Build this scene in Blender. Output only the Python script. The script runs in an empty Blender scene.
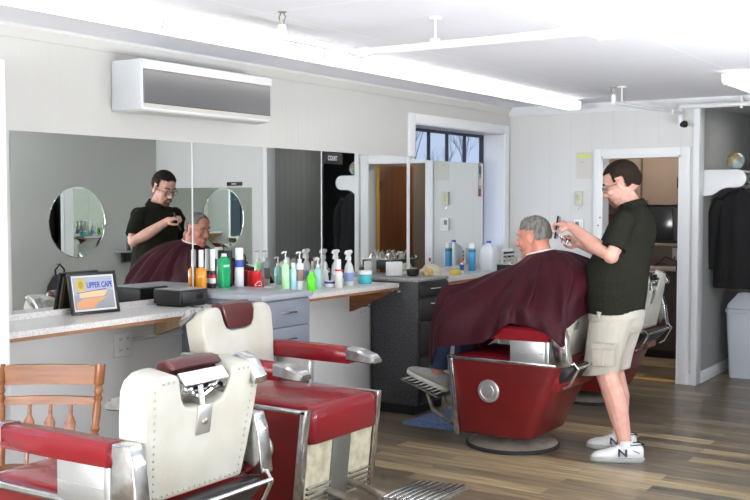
import bpy, bmesh, math, random
from math import sin, cos, pi, radians as R
from mathutils import Vector, Matrix, Euler
random.seed(7)
S = bpy.context.scene
COL = S.collection

# ------------------------------------------------------------------ materials
MATS = {}
def mat(name, col, rough=.5, metal=0., spec=.5, bump=None, noise=None, emit=None, trans=0., coat=0., alpha=1., ior=1.45, sss=0.):
    if name in MATS: return MATS[name]
    m = bpy.data.materials.new(name); m.use_nodes = True
    nt = m.node_tree; b = nt.nodes['Principled BSDF']
    b.inputs['Base Color'].default_value = (*col, 1)
    b.inputs['Roughness'].default_value = rough
    b.inputs['Metallic'].default_value = metal
    b.inputs['Specular IOR Level'].default_value = spec
    b.inputs['IOR'].default_value = ior
    if trans: b.inputs['Transmission Weight'].default_value = trans
    if coat: b.inputs['Coat Weight'].default_value = coat; b.inputs['Coat Roughness'].default_value = .08
    if sss:
        b.inputs['Subsurface Weight'].default_value = sss
        b.inputs['Subsurface Radius'].default_value = (.012, .004, .002)
        b.inputs['Subsurface Scale'].default_value = 1.
    if emit:
        b.inputs['Emission Color'].default_value = (*emit[0], 1); b.inputs['Emission Strength'].default_value = emit[1]
    tc = nt.nodes.new('ShaderNodeTexCoord')
    def nz(scale, stretch, detail=4):
        mp = nt.nodes.new('ShaderNodeMapping'); mp.inputs['Scale'].default_value = stretch
        nt.links.new(tc.outputs['Object'], mp.inputs['Vector'])
        n = nt.nodes.new('ShaderNodeTexNoise'); n.inputs['Scale'].default_value = scale; n.inputs['Detail'].default_value = detail
        nt.links.new(mp.outputs['Vector'], n.inputs['Vector']); return n
    if noise:   # (scale, stretch, colour2, lo, hi)
        n = nz(noise[0], noise[1])
        cr = nt.nodes.new('ShaderNodeValToRGB')
        cr.color_ramp.elements[0].position = noise[3]; cr.color_ramp.elements[1].position = noise[4]
        cr.color_ramp.elements[0].color = (*noise[2], 1); cr.color_ramp.elements[1].color = (*col, 1)
        nt.links.new(n.outputs['Fac'], cr.inputs['Fac']); nt.links.new(cr.outputs['Color'], b.inputs['Base Color'])
    if bump:    # (scale, stretch, strength, distance)
        n = nz(bump[0], bump[1])
        bp = nt.nodes.new('ShaderNodeBump'); bp.inputs['Strength'].default_value = bump[2]; bp.inputs['Distance'].default_value = bump[3]
        nt.links.new(n.outputs['Fac'], bp.inputs['Height']); nt.links.new(bp.outputs['Normal'], b.inputs['Normal'])
    MATS[name] = m; return m

U = (1, 1, 1)
WALL = mat('wall_paper', (.60, .59, .56), .75, bump=(30, (1, 1.6, .05), .35, .01))
WALLB = mat('wall_back_paint', (.60, .60, .575), .75)
GREYW = mat('grey_wall_paint', (.55, .555, .52), .8)
HALLW = mat('hall_panelling', (.21, .215, .215), .6)
WHITE = mat('white_trim_paint', (.80, .81, .82), .4)
CEIL = mat('ceiling_tile', (.70, .71, .73), .9)
CHROME = mat('chrome', (.72, .73, .74), .16, 1., noise=(30, U, (.5, .5, .5), .3, .7))
DCHROME = mat('worn_metal', (.50, .47, .42), .36, 1., noise=(14, U, (.30, .27, .22), .35, .65))
REDV = mat('red_vinyl', (.21, .010, .016), .24, coat=.15, bump=(7, U, .35, .02))
REDE = mat('red_enamel', (.145, .009, .008), .36, coat=.12, spec=.35, noise=(7, U, (.105, .008, .008), .3, .7))
CREAMV = mat('cream_vinyl', (.60, .59, .53), .45, bump=(9, U, .3, .012), noise=(5, U, (.52, .49, .40), .25, .6))
BROWNV = mat('maroon_headrest_vinyl', (.085, .016, .016), .3, coat=.4)
CREAMP = mat('cream_marbled_enamel', (.60, .56, .42), .4, noise=(18, U, (.42, .38, .25), .35, .6))
GREYST = mat('grey_metal_strip', (.22, .22, .20), .35, .6)
BLACK = mat('black_plastic', (.012, .012, .013), .4)
DARKR = mat('dark_rubber', (.02, .02, .02), .7)
SKIN = mat('skin', (.60, .345, .275), .5, sss=.12, noise=(22, U, (.56, .28, .22), .3, .65))
SKIN2 = mat('ruddy_skin', (.55, .25, .175), .5, sss=.12, noise=(20, U, (.50, .18, .125), .3, .65))
SHIRT = mat('dark_olive_knit', (.016, .017, .012), 1., spec=.08, bump=(10, U, .5, .02))
KHAKI = mat('khaki_cotton', (.43, .40, .34), .9, bump=(14, U, .5, .02))
CAPE = mat('maroon_cape_nylon', (.034, .0028, .0075), .55, spec=.18, bump=(6, (1, 1, .6), .4, .03))
JEANS = mat('blue_denim', (.035, .065, .13), .9, bump=(60, U, .3, .005))
WOODX = 0
HAIRB = mat('dark_brown_hair', (.018, .011, .008), .8, spec=.15, bump=(90, (1, 1, .3), .8, .006))
HAIRG = mat('grey_hair', (.21, .20, .185), .8, spec=.2, bump=(80, (1, 1, .3), .8, .006), noise=(60, (1, 1, .3), (.10, .09, .08), .35, .6))
BEARD = mat('short_ginger_beard', (.16, .06, .035), .8, bump=(150, U, .8, .004))
SHOEW = mat('white_shoe_leather', (.72, .72, .70), .5)
NAVY = mat('navy_trim', (.012, .018, .05), .5)
SOLEG = mat('grey_rubber_sole', (.35, .35, .34), .7)
GREYK = mat('grey_knit_shoe', (.30, .30, .275), .85, bump=(80, U, .4, .004))
WOODC = mat('honey_wood', (.27, .098, .028), .4, noise=(5, (1, 1, 12), (.16, .05, .013), .3, .7), coat=.15)
WOODL = mat('pale_wood', (.55, .40, .24), .5, noise=(4, (8, 1, 1), (.42, .28, .15), .3, .7))
WOODD = mat('brown_door_wood', (.17, .055, .018), .35, noise=(3, (6, 6, .4), (.11, .032, .01), .3, .7))
YEDGE = mat('yellow_door_edge', (.52, .30, .07), .5)
COUNTER = mat('white_mosaic_laminate', (.72, .70, .68), .3, noise=(120, U, (.55, .52, .50), .38, .5))
GREYC = mat('blue_grey_laminate', (.21, .23, .27), .4)
GREYT = mat('grey_laminate_top', (.36, .38, .42), .3)
SPECK = mat('charcoal_speckled_laminate', (.10, .103, .11), .45, noise=(90, U, (.035, .036, .04), .4, .6))
DKDRAW = mat('black_drawer_front', (.028, .03, .03), .35)
PAPER = mat('white_paper', (.85, .85, .84), .8)
PLW = mat('white_plastic', (.80, .80, .79), .35)
TAN = mat('tan_cabinet', (.30, .22, .165), .5)
GLASSY = mat('window_glass', (1, 1, 1), 0, trans=1., spec=.5, ior=1.01)

def floor_mat():
    m = bpy.data.materials.new('vinyl_plank_floor'); m.use_nodes = True; nt = m.node_tree; b = nt.nodes['Principled BSDF']
    N = nt.nodes.new; L = nt.links.new
    tc = N('ShaderNodeTexCoord')
    br = N('ShaderNodeTexBrick'); br.offset = .37; br.offset_frequency = 2; br.squash = 1
    br.inputs['Scale'].default_value = 1; br.inputs['Brick Width'].default_value = 1.22; br.inputs['Row Height'].default_value = .125
    br.inputs['Mortar Size'].default_value = .0015; br.inputs['Mortar Smooth'].default_value = .1; br.inputs['Bias'].default_value = 0
    br.inputs['Color1'].default_value = (0, 0, 0, 1); br.inputs['Color2'].default_value = (1, 1, 1, 1); br.inputs['Mortar'].default_value = (.2, .2, .2, 1)
    L(tc.outputs['Object'], br.inputs['Vector'])
    cr = N('ShaderNodeValToRGB'); e = cr.color_ramp.elements
    e[0].position = 0; e[0].color = (.115, .085, .058, 1); e[1].position = 1; e[1].color = (.50, .39, .235, 1)
    for p, c in ((.22, (.20, .15, .10, 1)), (.42, (.135, .118, .097, 1)), (.60, (.28, .215, .135, 1)), (.75, (.18, .15, .115, 1)), (.88, (.36, .285, .175, 1))):
        k = e.new(p); k.color = c
    L(br.outputs['Color'], cr.inputs['Fac'])
    mp = N('ShaderNodeMapping'); mp.inputs['Scale'].default_value = (1.1, 14, 1); L(tc.outputs['Object'], mp.inputs['Vector'])
    # grain shifts from plank to plank
    ad = N('ShaderNodeVectorMath'); ad.operation = 'ADD'; sc = N('ShaderNodeVectorMath'); sc.operation = 'SCALE'; sc.inputs['Scale'].default_value = 7
    L(br.outputs['Color'], sc.inputs[0]); L(mp.outputs['Vector'], ad.inputs[0]); L(sc.outputs['Vector'], ad.inputs[1])
    n = N('ShaderNodeTexNoise'); n.inputs['Scale'].default_value = 2.2; n.inputs['Detail'].default_value = 7; n.inputs['Roughness'].default_value = .62
    L(ad.outputs['Vector'], n.inputs['Vector'])
    r2 = N('ShaderNodeValToRGB'); r2.color_ramp.elements[0].position = .3; r2.color_ramp.elements[0].color = (.42, .42, .44, 1)
    r2.color_ramp.elements[1].position = .68; r2.color_ramp.elements[1].color = (1.35, 1.3, 1.2, 1)
    L(n.outputs['Fac'], r2.inputs['Fac'])
    mx = N('ShaderNodeMixRGB'); mx.blend_type = 'MULTIPLY'; mx.inputs['Fac'].default_value = 1
    L(cr.outputs['Color'], mx.inputs['Color1']); L(r2.outputs['Color'], mx.inputs['Color2'])
    L(mx.outputs['Color'], b.inputs['Base Color'])
    b.inputs['Roughness'].default_value = .33
    bp = N('ShaderNodeBump'); bp.inputs['Strength'].default_value = .15; bp.inputs['Distance'].default_value = .002
    L(n.outputs['Fac'], bp.inputs['Height']); L(bp.outputs['Normal'], b.inputs['Normal'])
    return m
FLOOR = floor_mat()

def grooved(name, base, axis, pitch, depthcol, rough=.6, width=.05):
    """paint over vertical boards: thin grooves every pitch metres along an axis"""
    m = bpy.data.materials.new(name); m.use_nodes = True; nt = m.node_tree; b = nt.nodes['Principled BSDF']
    N = nt.nodes.new; L = nt.links.new
    tc = N('ShaderNodeTexCoord'); sp = N('ShaderNodeSeparateXYZ'); L(tc.outputs['Object'], sp.inputs[0])
    dv = N('ShaderNodeMath'); dv.operation = 'DIVIDE'; dv.inputs[1].default_value = pitch; L(sp.outputs[axis], dv.inputs[0])
    fr = N('ShaderNodeMath'); fr.operation = 'FRACT'; L(dv.outputs[0], fr.inputs[0])
    lt = N('ShaderNodeMath'); lt.operation = 'GREATER_THAN'; lt.inputs[1].default_value = width; L(fr.outputs[0], lt.inputs[0])
    mx = N('ShaderNodeMixRGB'); mx.inputs['Color1'].default_value = (*depthcol, 1); mx.inputs['Color2'].default_value = (*base, 1)
    L(lt.outputs[0], mx.inputs['Fac']); L(mx.outputs['Color'], b.inputs['Base Color'])
    bp = N('ShaderNodeBump'); bp.inputs['Strength'].default_value = .6; bp.inputs['Distance'].default_value = .004
    L(lt.outputs[0], bp.inputs['Height']); L(bp.outputs['Normal'], b.inputs['Normal'])
    b.inputs['Roughness'].default_value = rough
    return m
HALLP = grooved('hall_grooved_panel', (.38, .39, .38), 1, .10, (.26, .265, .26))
BACKP = grooved('back_wall_boards', (.66, .66, .65), 0, .20, (.61, .61, .60), .7, .02)
def tile_ceiling():
    m = bpy.data.materials.new('ceiling_boards'); m.use_nodes = True; nt = m.node_tree; b = nt.nodes['Principled BSDF']
    N = nt.nodes.new; L = nt.links.new
    tc = N('ShaderNodeTexCoord'); br = N('ShaderNodeTexBrick'); br.offset = 0
    br.inputs['Scale'].default_value = 1; br.inputs['Brick Width'].default_value = 1.22; br.inputs['Row Height'].default_value = 1.22
    br.inputs['Mortar Size'].default_value = .012; br.inputs['Mortar Smooth'].default_value = .3
    br.inputs['Color1'].default_value = (.85, .86, .91, 1); br.inputs['Color2'].default_value = (.86, .87, .92, 1); br.inputs['Mortar'].default_value = (.91, .92, .94, 1)
    L(tc.outputs['Object'], br.inputs['Vector']); L(br.outputs['Color'], b.inputs['Base Color'])
    n = N('ShaderNodeTexNoise'); n.inputs['Scale'].default_value = 12; L(tc.outputs['Object'], n.inputs['Vector'])
    bp = N('ShaderNodeBump'); bp.inputs['Strength'].default_value = .25; bp.inputs['Distance'].default_value = .01
    L(n.outputs['Fac'], bp.inputs['Height']); L(bp.outputs['Normal'], b.inputs['Normal'])
    b.inputs['Roughness'].default_value = .85
    return m
CEIL = tile_ceiling()
MIRROR = mat('mirror_silver', (.77, .795, .78), 0., 1.)
LAMP = mat('lit_tube_diffuser', (.9, .9, .9), .6, emit=((1., .985, .95), 1.75))

# ------------------------------------------------------------------ geometry helpers
def merge(bm, t, M=None):
    if M is not None: bmesh.ops.transform(t, matrix=M, verts=t.verts)
    me = bpy.data.meshes.new('tmp'); t.to_mesh(me); t.free(); bm.from_mesh(me); bpy.data.meshes.remove(me)
def NB(): return bmesh.new()
def box(bm, x0, x1, y0, y1, z0, z1, bev=0, seg=2, M=None):
    t = NB(); bmesh.ops.create_cube(t, size=1)
    for v in t.verts:
        v.co = Vector(((x0+x1)/2+v.co.x*(x1-x0), (y0+y1)/2+v.co.y*(y1-y0), (z0+z1)/2+v.co.z*(z1-z0)))
    if bev: bmesh.ops.bevel(t, geom=t.edges[:], offset=bev, segments=seg, profile=.5, affect='EDGES')
    merge(bm, t, M); return bm
def loft(bm, rings, cap=True, M=None, closed=True):
    t = NB(); rv = [[t.verts.new(p) for p in r] for r in rings]; n = len(rings[0])
    for a, b in zip(rv, rv[1:]):
        for i in range(n if closed else n-1):
            j = (i+1) % n
            try: t.faces.new((a[i], a[j], b[j], b[i]))
            except ValueError: pass
    if cap: t.faces.new(rv[0][::-1]); t.faces.new(rv[-1])
    bmesh.ops.recalc_face_normals(t, faces=t.faces)
    merge(bm, t, M); return bm
def tube(bm, pts, rad, n=10, M=None, cap=True):
    pts = [Vector(p) for p in pts]
    if not hasattr(rad, '__len__'): rad = [rad]*len(pts)
    rings = []; prev = None
    for i, p in enumerate(pts):
        d = (pts[min(i+1, len(pts)-1)]-pts[max(i-1, 0)])
        if d.length < 1e-9: d = Vector((0, 0, 1))
        d.normalize()
        if prev is None:
            a = d.orthogonal().normalized()
        else:
            a = (prev-d*prev.dot(d)).normalized()
        prev = a; b = d.cross(a)
        rings.append([p+(a*cos(2*pi*k/n)+b*sin(2*pi*k/n))*rad[i] for k in range(n)])
    return loft(bm, rings, cap, M)
def lathe(bm, prof, c=(0, 0, 0), n=24, M=None, cap=True):
    rings = [[(c[0]+r*cos(2*pi*k/n), c[1]+r*sin(2*pi*k/n), c[2]+z) for k in range(n)] for r, z in prof]
    return loft(bm, rings, cap, M)
def ell(bm, c, r, seg=16, M=None, rot=None):
    t = NB(); bmesh.ops.create_uvsphere(t, u_segments=seg, v_segments=max(6, seg*2//3), radius=1)
    T = Matrix.Translation(c) @ (Euler(rot).to_matrix().to_4x4() if rot else Matrix()) @ Matrix.Diagonal((*r, 1))
    bmesh.ops.transform(t, matrix=T, verts=t.verts); merge(bm, t, M); return bm
def prism(bm, poly, f, d0, d1, bev=0, seg=2, M=None):
    """poly of (a,b) extruded between depths; f(a,b,d) -> xyz"""
    t = NB(); A = [t.verts.new(f(a, b, d0)) for a, b in poly]; B = [t.verts.new(f(a, b, d1)) for a, b in poly]; n = len(poly)
    t.faces.new(A); t.faces.new(B[::-1])
    for i in range(n): t.faces.new((A[i], B[i], B[(i+1) % n], A[(i+1) % n]))
    bmesh.ops.recalc_face_normals(t, faces=t.faces)
    if bev: bmesh.ops.bevel(t, geom=t.edges[:], offset=bev, segments=seg, profile=.5, affect='EDGES', clamp_overlap=True)
    merge(bm, t, M); return bm
def rrect(x0, x1, y0, y1, z, r, n=5):
    if not hasattr(r, '__len__'): r = (r,)*4     # corners: x1y1, x0y1, x0y0, x1y0
    out = []
    for (cx, cy, a0, rr) in ((x1, y1, 0, r[0]), (x0, y1, 90, r[1]), (x0, y0, 180, r[2]), (x1, y0, 270, r[3])):
        sx = 1 if cx == x1 else -1; sy = 1 if cy == y1 else -1
        for k in range(n):
            a = R(a0+90*k/(n-1)); out.append((cx-sx*rr+rr*cos(a), cy-sy*rr+rr*sin(a), z))
    return out
def link(o, parent=None):
    COL.objects.link(o)
    if parent: o.parent = parent
    return o
def obj(name, bm, m, parent=None, loc=None, sharp=35, rotz=0):
    me = bpy.data.meshes.new(name); bm.to_mesh(me); bm.free()
    for x in (m if isinstance(m, (list, tuple)) else [m]): me.materials.append(x)
    me.shade_smooth(); me.set_sharp_from_angle(angle=R(sharp))
    o = bpy.data.objects.new(name, me); link(o, parent)
    if loc: o.location = loc
    if rotz: o.rotation_euler = (0, 0, rotz)
    return o
def tag(o, label, cat, group=None):
    o['label'] = label; o['category'] = cat
    if group: o['group'] = group
    return o
def thing(name, label, cat, loc=(0, 0, 0), rotz=0, group=None):
    o = bpy.data.objects.new(name, None); o.empty_display_size = .1; COL.objects.link(o)
    o.location = loc; o.rotation_euler = (0, 0, rotz)
    return tag(o, label, cat, group)
def struct(name, bm, m, sharp=35):
    o = obj(name, bm, m, sharp=sharp); o['kind'] = 'structure'; return o
def dup(root, loc, rotz, label=None, group=None):
    def cp(o, par):
        c = o.copy(); COL.objects.link(c)
        if par: c.parent = par
        for ch in list(o.children): cp(ch, c)
        return c
    r = cp(root, None); r.location = loc; r.rotation_euler = (0, 0, rotz)
    if label: r['label'] = label
    if group: r['group'] = group
    return r
def fuse(name, bm, m, parent=None, voxel=.006, smooth=3, sharp=180, loc=None):
    """one continuous surface out of overlapping forms"""
    me = bpy.data.meshes.new('tmp'); bm.to_mesh(me); bm.free()
    o = bpy.data.objects.new('tmp', me); COL.objects.link(o)
    r = o.modifiers.new('r', 'REMESH'); r.mode = 'VOXEL'; r.voxel_size = voxel; r.adaptivity = 0
    if smooth:
        s = o.modifiers.new('s', 'SMOOTH'); s.factor = .5; s.iterations = smooth
    dg = bpy.context.evaluated_depsgraph_get(); dg.update()
    me2 = bpy.data.meshes.new_from_object(o.evaluated_get(dg))
    bpy.data.objects.remove(o); me2.name = name
    me2.materials.clear(); me2.materials.append(m); me2.shade_smooth()
    q = bpy.data.objects.new(name, me2); link(q, parent)
    if loc: q.location = loc
    return q
def text(name, s, size, m, parent, M, depth=.0006, align='CENTER', sx=1.):
    cu = bpy.data.curves.new('t', 'FONT'); cu.body = s; cu.size = size; cu.extrude = depth; cu.align_x = align; cu.align_y = 'CENTER'; cu.offset = size*.018
    o = bpy.data.objects.new('t', cu); COL.objects.link(o)
    dg = bpy.context.evaluated_depsgraph_get(); dg.update()
    me = bpy.data.meshes.new_from_object(o.evaluated_get(dg)); bpy.data.objects.remove(o)
    me.transform(M @ Matrix.Diagonal((sx, 1, 1, 1))); me.name = name; me.materials.clear(); me.materials.append(m)
    q = bpy.data.objects.new(name, me); link(q, parent); return q
def basis(o, ex, ey):
    ex = Vector(ex).normalized(); ey = Vector(ey).normalized(); ez = ex.cross(ey)
    return Matrix(((ex.x, ey.x, ez.x, o[0]), (ex.y, ey.y, ez.y, o[1]), (ex.z, ey.z, ez.z, o[2]), (0, 0, 0, 1)))

# ================================================================== THE ROOM
YB = 8.70; XR = 4.61; ZC = 2.42; YF = -4.0
struct('floor', box(NB(), -.25, XR+.12, YF-.15, 11.2, -.06, 0), FLOOR)
struct('ceiling', box(NB(), -.25, XR+.12, YF-.15, YB+.12, ZC, ZC+.08), CEIL)
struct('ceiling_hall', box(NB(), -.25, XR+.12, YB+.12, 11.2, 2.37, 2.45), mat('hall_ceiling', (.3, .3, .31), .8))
b = NB(); WY0, WY1, WZ0, WZ1 = 6.97, 8.555, 1.15, 2.175      # window in the left wall near the corner
FY0, FY1 = .3, 2.3                                            # window in the left wall, before the frame begins
for a in ((YF, FY0, 0, ZC), (FY0, FY1, 0, .85), (FY0, FY1, 2.1, ZC), (FY1, WY0, 0, ZC), (WY0, WY1, 0, WZ0), (WY0, WY1, WZ1, ZC), (WY1, 11.2, 0, ZC)):
    box(b, -.25, 0, a[0], a[1], a[2], a[3])
struct('wall_left', b, WALL)
DX0, DX1, DZ = .90, 1.60, 1.95; HX0, HX1 = 1.75, 2.92
b = NB()
for a in ((0, DX0, 0, ZC), (DX0, DX1, DZ, ZC), (DX1, HX0, 0, ZC), (HX0, HX1, 2.36, ZC), (HX1, XR, 0, ZC)):
    box(b, a[0], a[1], YB, YB+.12, a[2], a[3])
struct('wall_back', b, BACKP)
b = NB(); RY0, RY1 = 2.4, 6.3  # opening for an unseen window, added to let light in
for a in ((YF, RY0, 0, ZC), (RY0, RY1, 0, .75), (RY0, RY1, 2.15, ZC), (RY1, 11.2, 0, ZC)): box(b, XR, XR+.12, a[0], a[1], a[2], a[3])
struct('wall_right', b, GREYW)
b = NB()                                                       # street front behind the camera: two shop windows and a door gap
for a in ((-.25, .35, 0, ZC), (.35, 2.95, 0, .6), (.35, 2.95, 2.15, ZC), (2.95, 3.25, 0, ZC), (3.25, 4.3, 2.15, ZC), (4.3, XR+.12, 0, ZC)):
    box(b, a[0], a[1], YF-.15, YF, a[2], a[3])
struct('wall_front', b, WALL)
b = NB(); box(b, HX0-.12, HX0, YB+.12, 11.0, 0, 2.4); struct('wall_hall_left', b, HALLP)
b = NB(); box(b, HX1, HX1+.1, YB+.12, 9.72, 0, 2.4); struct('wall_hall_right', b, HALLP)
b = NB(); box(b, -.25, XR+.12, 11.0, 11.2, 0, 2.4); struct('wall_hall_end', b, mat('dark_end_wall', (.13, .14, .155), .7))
b = NB(); box(b, 0, HX0-.12, 10.45, 10.57, 0, 2.4); struct('wall_kitchen', b, mat('kitchen_wall', (.26, .21, .18), .7))
# crown, trims, baseboards
b = NB(); prism(b, [(0, 2.345), (.025, 2.345), (.035, 2.37), (.07, 2.405), (.075, ZC), (0, ZC)], lambda a, z, d: (d, YB-a, z), .0, XR)
struct('trim_1', b, WHITE)
b = NB(); prism(b, [(0, 2.36), (.012, 2.36), (.05, 2.405), (.05, ZC), (0, ZC)], lambda a, z, d: (a, d, z), YF, YB-.07)
struct('trim_2', b, mat('wall_paint_plain', (.66, .65, .62), .7))
def casing_x(n, x0, x1, z1, y, w=.07, t=.022, m=WHITE):
    b = NB(); box(b, x0-w, x0, y-t, y, 0, z1+w, .004); box(b, x1, x1+w+.012, y-t, y, 0, z1+w, .004); box(b, x0, x1, y-t, y, z1, z1+w, .004)
    struct(n, b, m)
casing_x('trim_3', DX0, DX1, DZ, YB)
b = NB(); box(b, DX0-.002, DX0+.015, YB-.02, YB+.13, 0, DZ); box(b, DX1-.015, DX1+.002, YB-.02, YB+.13, 0, DZ); box(b, DX0, DX1, YB-.02, YB+.13, DZ-.015, DZ)
struct('trim_4', b, WHITE)
b = NB(); box(b, 1.705, HX0+.008, YB-.02, YB+.125, 0, 2.36, .004); struct('trim_5', b, WHITE)
b = NB(); box(b, HX1-.008, HX1+.05, YB-.02, YB+.125, 0, 2.36, .004); struct('trim_6', b, WHITE)
b = NB()                                                       # casing of the window in the left wall
for a in ((WY0-.09, WY0, 1.912, WZ1+.08), (WY1, WY1+.09, 1.012, WZ1+.08), (WY0, WY1, WZ1, WZ1+.08), (8.15, WY1, 1.012, WZ0)):
    box(b, 0, .02, a[0], a[1], a[2], a[3], .003)
struct('trim_7', b, WHITE)
b = NB(); JW = mat('window_reveal_paint', (.74, .75, .78), .5)
for a in ((WY0, WY0+.006, WZ0, WZ1), (WY1-.006, WY1, WZ0, WZ1), (WY0, WY1, WZ1-.006, WZ1), (WY0, WY1, WZ0, WZ0+.006)):
    box(b, -.25, .004, a[0], a[1], a[2], a[3])
struct('trim_8', b, JW)
struct('baseboard_back', box(NB(), 1.672, 1.705, YB-.015, YB, 0, .09), WHITE)
struct('baseboard_back_right', box(NB(), HX1+.05, XR, YB-.015, YB, 0, .10), WHITE)
struct('baseboard_hall', box(NB(), HX0, HX0+.015, YB+.125, 11.0, 0, .10, .003), WHITE)
struct('baseboard_right', box(NB(), XR-.015, XR, YF, YB-.015, 0, .10), WHITE)
struct('trim_9', box(NB(), .92, 1.58, YB+.02, YB+.10, 0, .012, .004), YEDGE)   # door threshold
DFRAME = mat('dark_bronze_frame', (.03, .035, .05), .4)
def window_y(n, y0, y1, z0, z1, x, bars, hb=()):
    b = NB(); w = .022
    for a in ((y0, y1, z1-w, z1), (y0, y1, z0, z0+w), (y0, y0+w, z0, z1), (y1-w, y1, z0, z1)): box(b, x-.02, x+.02, *a)
    for y in bars: box(b, x-.014, x+.014, y-.007, y+.007, z0, z1)
    for z in hb: box(b, x-.014, x+.014, y0, y1, z-.011, z+.011)
    o = struct(n, b, DFRAME)
    g = obj('pane', box(NB(), x-.002, x+.002, y0+.01, y1-.01, z0+.01, z1-.01), GLASSY, o); return o
window_y('window_1', WY0, WY1, WZ0, WZ1-.006, -.215, (7.25, 7.57, 7.885, 8.21))
window_y('added_window', RY0, RY1, .75, 2.15, XR+.07, (3.7, 5.0))  # unseen window in the right wall, added for soft side light
window_y('window_2', FY0, FY1, .85, 2.1, -.2, (.97, 1.63), (1.6,))
def window_x(n, x0, x1, z0, z1, y, bars):
    b = NB(); w = .045
    for a in ((x0, x1, z1-w, z1), (x0, x1, z0, z0+w), (x0, x0+w, z0, z1), (x1-w, x1, z0, z1)): box(b, a[0], a[1], y-.025, y+.025, a[2], a[3])
    for x in bars: box(b, x-.015, x+.015, y-.02, y+.02, z0, z1)
    o = struct(n, b, DFRAME); obj('pane', box(NB(), x0+.01, x1-.01, y-.003, y+.003, z0+.01, z1-.01), GLASSY, o)
window_x('window_3', .35, 2.95, .6, 2.15, YF-.08, (1.65,))
window_x('door_1', 3.25, 4.3, 0, 2.15, YF-.08, ())
struct('trim_10', box(NB(), .0, .006, 2.8, 6.33, .0, .945), mat('lower_panel_bounce_tone', (.80, .79, .77), .6))  # smooth lower wall panel; its paler colour stands in for bounced light
# white partition end at the left edge of the picture
tag(obj('partition_panel', box(NB(), .0, .50, 2.74, 2.80, 0, 2.165, .004), WHITE), 'tall white partition panel standing out from the wall at the left end of the counter', 'panel')
# brown door leaf swung into the kitchen
t = thing('door_2', 'brown wooden door swung open into the room behind the white frame', 'door', (DX1-.02, YB+.13, 0)); t['kind'] = 'structure'
struct('wall_kitchen_side', box(NB(), 1.616, 1.629, YB+.121, 10.449, 0, 2.36), mat('kitchen_wall', (.26, .21, .18), .7))
obj('door_leaf', box(NB(), -.035, 0, .0, .66, .01, 1.93, .003), WOODD, t)
obj('door_edge', box(NB(), -.036, .012, -.013, .0, .01, 1.93), YEDGE, t)
for z in (.25, 1.0, 1.72):
    obj('hinge', tube(NB(), [(-.045, .0, z-.045), (-.045, .0, z+.045)], .008), BLACK, t)
b = NB(); lathe(b, [(.012, 0), (.012, .04), (.028, .05), (.03, .07), (.015, .085)], n=16, M=basis((-.035, .61, .95), (0, 1, 0), (0, 0, 1))@Matrix.Rotation(pi, 4, 'Y')@Matrix.Translation((0,0,0)))
obj('door_knob', b, CHROME, t)

# ================================================================== MIRRORS
def wmirror(y0, y1, z0, z1, label, sw=.004):
    o = tag(obj('wall_mirror', box(NB(), .001, .006, y0, y1, z0, z1), MIRROR), label, 'mirror', 'large mirrors along the counter wall')
    bb = NB(); box(bb, .001, .008, y1-.002, y1+sw, z0, z1); obj('edge_strip', bb, WHITE, o)
    return o
wmirror(3.19, 4.45, 1.012, 1.908, 'large wall mirror above the framed picture, the leftmost mirror panel')
wmirror(4.46, 5.73, 1.012, 1.908, 'large wall mirror panel behind the red mug and pump bottles')
wmirror(5.74, 6.862, 1.012, 1.908, 'large wall mirror panel with a small black sign in its top corner', .040)
m4 = wmirror(6.905, 8.14, 1.012, 1.892, 'large mirror panel standing in front of the small window')
t = thing('postcard', 'narrow colourful card stuck to the right edge of the mirror before the window', 'card', (.0068, 8.06, 1.60))
obj('card', box(NB(), .0, .0015, .0, .055, 0, .30), mat('picture_grey', (.36, .32, .33), .6), t); obj('red_block', box(NB(), .0015, .0022, .0, .045, .0, .07), mat('picture_red', (.30, .06, .04), .6), t); obj('pale_block', box(NB(), .0015, .0022, .01, .05, .10, .16), mat('picture_pale', (.65, .62, .60), .6), t); obj('dark_block', box(NB(), .0015, .0022, .005, .05, .20, .27), mat('picture_dark', (.10, .12, .11), .6), t)
# the small black signs
t = tag(obj('name_sign', box(NB(), .006, .014, 5.755, 5.975, 1.822, 1.900, .002), BLACK), 'small black sign with pale letters at the top of the mirror', 'sign')
PALE = mat('pale_lettering', (.55, .56, .54), .5)
text('lettering', 'COURT', .046, PALE, t, basis((.0145, 5.855, 1.861), (0, 1, 0), (0, 0, 1)), sx=.72)
t = tag(obj('small_sign', box(NB(), 3.28, 3.50, YB-.012, YB, 1.728, 1.770, .002), BLACK), 'thin black sign on the far wall above the frameless mirror, seen in the mirror', 'sign')
obj('lettering', box(NB(), 3.36, 3.43, YB-.0135, YB-.011, 1.742, 1.756), PALE, t)
tag(obj('far_wall_mirror', box(NB(), 3.14, 4.55, YB-.008, YB-.001, .86, 1.708), mat('green_tinted_mirror', (.80, .86, .79), .0, 1.)), 'wide frameless mirror on the far wall, seen reflected beside the oval mirror', 'mirror')
b = NB(); ring = lambda x, k: [(x, 7.515+.385*k*cos(2*pi*i/64), 1.331+.385*k*sin(2*pi*i/64)) for i in range(64)]
loft(b, [ring(XR-.001, 1), ring(XR-.006, 1), ring(XR-.008, .985)])
om = tag(obj('oval_mirror', b, mat('oval_mirror_glass', (.84, .88, .86), 0, 1.), sharp=4), 'frameless oval mirror on the grey wall, seen in the large mirror', 'mirror')
for yy, zz in ((7.515, .944), (7.21, 1.10), (7.83, 1.12)):
    obj('mirror_clip', box(NB(), XR-.012, XR-.001, yy-.008, yy+.008, zz-.008, zz+.008, .002), CHROME, om)

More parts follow.
